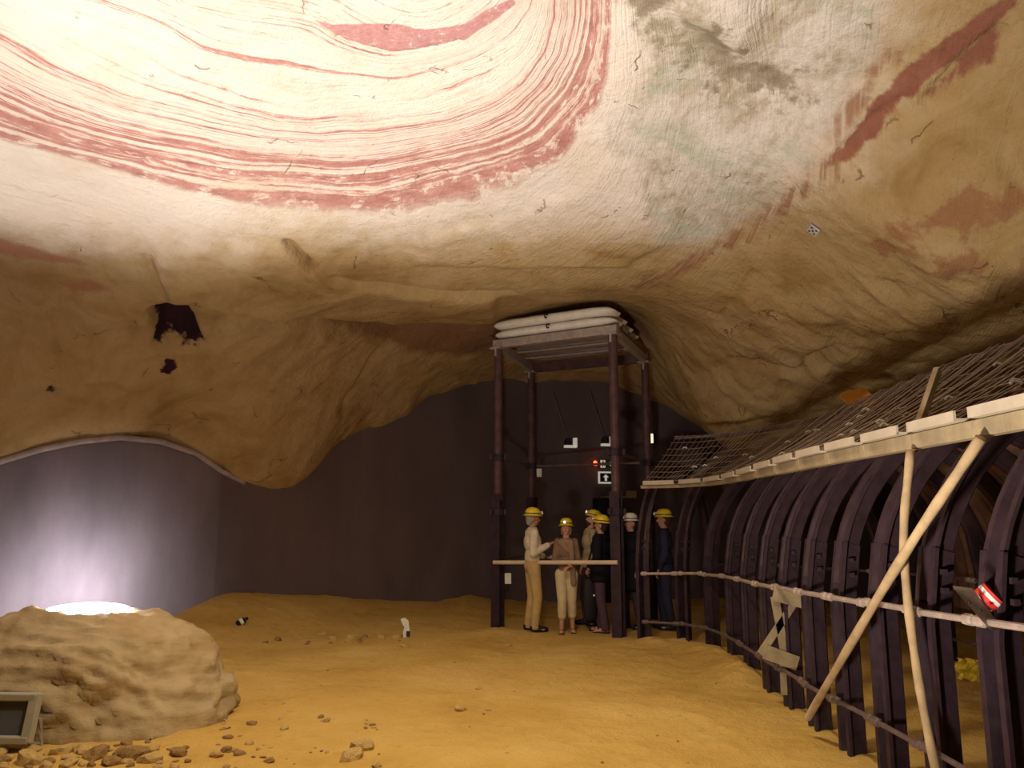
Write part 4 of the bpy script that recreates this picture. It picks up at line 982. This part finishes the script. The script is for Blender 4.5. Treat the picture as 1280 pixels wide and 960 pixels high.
    for s in (-1,1):
        end = kn[s].lerp(ank[s], 0.55) if capri else ank[s]+S(0,0,.0)
        cap(bm, hip[s], kn[s], .104*k, .078*k); cap(bm, kn[s], end, .078*k, (.072 if capri else .064)*k)
        if not capri: ell(bm, end+S(0,0,-.035), (.062*k,.072*k,.03*k))
    tr_ = fuse('trousers', bm, legs, root, .012)
    # top garment
    bm = bmesh.new(); c_ = .016 if not coat else .04
    ell(bm, S(0,0,1.08), ((.15*wide+c_)*k,(.105+c_)*k,.17*k)); ell(bm, S(0,0,1.30), ((.172*wide+c_)*k,(.118+c_)*k,.17*k)); ell(bm, S(0,-.01,1.425), ((.185*wide+c_)*k,(.085+c_)*k,.082*k))
    z_ = 1.0
    while z_ > hem: ell(bm, S(0,0,z_), ((.165*wide+c_+.05*(1-z_))*k,(.118+c_+.05*(1-z_))*k,.09*k)); z_ -= .06
    for s in (-1,1):
        el, ha = S(*arms[s][0]), S(*arms[s][1]); cap(bm, sh[s], el, (.062+c_*.5)*k*min(1, wide+.08), (.054+c_*.5)*k*min(1, wide+.1)); cap(bm, el, el.lerp(ha, .86), (.054+c_*.5)*k, (.042+c_*.4)*k)
    tp = fuse('coat' if coat else 'shirt', bm, top, root, .012)
    if collar:
        bm = bmesh.new(); lathe(bm, [(.075*k,0),(.086*k,.0),(.070*k,.045*k),(.062*k,.04*k),(.075*k,0)], 20, Matrix.Translation(S(0,.0,1.475)) @ Matrix.Diagonal((1,1,1,1))); obj('collar', bm, top, tp, True)
    if scarf:
        bm = bmesh.new(); lathe(bm, [(.07*k,-.05*k),(.115*k,-.06*k),(.135*k,-.02*k),(.115*k,.03*k),(.075*k,.045*k),(.07*k,-.05*k)], 24, Matrix.Translation(S(0,.012,1.45))); 
        cap(bm, S(-.08,.10,1.42), S(-.09,.115,1.10), .05*k, .045*k); cap(bm, S(-.09,.115,1.10), S(-.11,.10,.78), .045*k, .05*k); cap(bm, S(.10,.08,1.43), S(-.02,.115,1.30), .05*k, .045*k)
        fuse('scarf', bm, scarf, root, .012)
    if not bare_feet:
        for s in (-1,1):
            bm = bmesh.new(); f = foot[s]; cap(bm, f+S(0,-.05,.055), f+S(0,.0,.06), .048*k, .05*k); cap(bm, f+S(0,0,.045), f+S(s*.008,.15,.035), .048*k, .036*k)
            ell(bm, f+S(s*.005,.05,.02), (.05*k,.145*k,.02*k)); fuse('shoe', bm, shoe, root, .010)
    else:
        for s in (-1,1):
            bm = bmesh.new(); f = foot[s]; box(bm, f+S(s*.006,.045,.004), (.095*k,.27*k,.014*k), None, .006); so = obj('sandal', bm, shoe, root)
            bm = bmesh.new(); tube(bm, [f+S(s*.05,.07,.01), f+S(s*.03,.09,.058), f+S(-s*.02,.09,.056), f+S(-s*.042,.07,.01)], .008*k, 6); obj('strap', bm, shoe, so)
    return root, k
def ground(px, py):
    p = atz(px, py, 0); p = atz(px, py, fz(p.x, p.y)); p.z = fz(p.x, p.y)+0.004; return p
W_SHIRT = cloth('cream_shirt', (0.66,0.58,0.45)); KHAKI = cloth('khaki', (0.50,0.34,0.15)); CREAM = cloth('cream_trousers', (0.58,0.47,0.29))
BROWN = cloth('brown_knit', (0.22,0.135,0.09)); COAT = cloth('black_coat', (0.012,0.011,0.016)); PURP = cloth('purple_trousers', (0.085,0.045,0.075)); NAVY = cloth('navy', (0.03,0.03,0.06)); TAN = cloth('tan_shirt', (0.40,0.32,0.20)); DARKT = cloth('dark_trousers', (0.06,0.035,0.05))
# facing: local +Y is forward; rz = -90 deg faces +X
p1, k1 = person('person in cream shirt and khaki trousers gesturing, yellow helmet', ground(666, 789), math.radians(-80), 1.74, W_SHIRT, KHAKI, BLACK,
   {1: ((.20,-.03,1.14), (.13,.24,1.27)), -1: ((-.22,.0,1.13), (-.13,.22,1.08))}, hair=(.30,.27,.24), hem=1.0, head_pitch=-.05, stance=.10, stride=.03, skin=SKIN2)
p2, k2 = person('person in brown scarf and cream capri trousers with sandals, yellow helmet', ground(709, 791), math.radians(178), 1.59, BROWN, CREAM, BLACK,
   {1: ((.19,.03,1.13), (.02,.17,1.10)), -1: ((-.19,.03,1.13), (-.04,.18,1.05))}, hair=(.22,.12,.06), hem=.98, wide=.76, capri=True, scarf=cloth('brown_scarf', (.27,.175,.12)), bare_feet=True, collar=False, hairlong=.08, head_pitch=.08, head_yaw=-.2, stance=.09)
p3, k3 = person('bearded person in tan shirt looking up, partly behind the black coat', Vector((1.22, 12.75, .01)), math.radians(100), 1.72, TAN, DARKT, BLACK,
   {1: ((.23,-.02,1.13), (.22,.08,.90)), -1: ((-.23,-.02,1.13), (-.22,.08,.90))}, hair=(.05,.03,.03), beard=True, head_pitch=.35, hem=.9, wide=.95)
p4, k4 = person('person in long black coat and purple trousers turned to the group', ground(748, 791)+Vector((.06,.05,0)), math.radians(65), 1.64, COAT, PURP, BLACK,
   {1: ((.24,-.02,1.14), (.16,.10,.98)), -1: ((-.24,-.02,1.14), (-.16,.12,1.0))}, hair=(.05,.03,.03), coat=True, hem=.78, head_pitch=.1, wide=1.05, bare_feet=True, stance=.08)
p5, k5 = person('person in black coat with white helmet beside the right front post', Vector((1.80, 12.35, .01)), math.radians(120), 1.66, COAT, DARKT, BLACK,
   {1: ((.25,-.05,1.14), (.24,.06,.92)), -1: ((-.25,-.05,1.14), (-.24,.06,.92))}, hair=(.06,.04,.03), coat=True, hem=.62, wide=1.15, helm_mat=WHITE)
p6, k6 = person('person in navy clothes and yellow helmet standing inside the first arch', Vector((2.30, 12.3, .01)), math.radians(75), 1.72, NAVY, NAVY, BLACK,
   {1: ((.23,-.02,1.13), (.22,.08,.90)), -1: ((-.23,-.02,1.13), (-.22,.08,.90))}, hair=(.07,.04,.03), hem=.85)
# things held or carried
nb = thing('notebook', 'small white notebook held by the person in the cream shirt', 'notebook', p1.location + Matrix.Rotation(p1.rotation_euler.z, 3, 'Z') @ Vector((-.12*k1,.33*k1,1.06*k1)), p1.rotation_euler.z+.3)
bm = bmesh.new(); box(bm, (0,0,.02), (.11,.15,.012), Matrix.Rotation(.35, 3, 'X')); obj('pages', bm, WHITE, nb); bm = bmesh.new(); box(bm, (0,0,.008), (.125,.165,.010), Matrix.Rotation(.35, 3, 'X')); obj('cover', bm, BLACK, nb)
bgp = p4.location + Vector((-.16, .02, 0))
sb = thing('shoulder_bag', 'large black shoulder bag hanging beside the person in the long coat', 'bag', bgp, .2)
bm = bmesh.new()
for q_ in range(11): ell(bm, (0,0,.24+.045*q_), ((.10+.03*math.sin(q_*.27))*1.0, (.055+.02*math.sin(q_*.27)), .09))
fuse('pouch', bm, BLACK, sb, .012); bm = bmesh.new(); tube(bm, [(-.09,0,.74),(-.04,-.02,.95),(.02,-.06,1.2),(.08,-.05,1.38),(.10,0.02,1.40),(.08,.05,1.2),(.07,.02,.74)], .014, 6); obj('strap', bm, BLACK, sb)
bm = bmesh.new(); lathe(bm, [(0,.008),(.015,.006),(.015,0)], 10, Matrix.Translation((.03,-.078,.52)) @ Matrix.Rotation(PI/2, 4, 'X')); obj('clasp', bm, WHITE, sb)
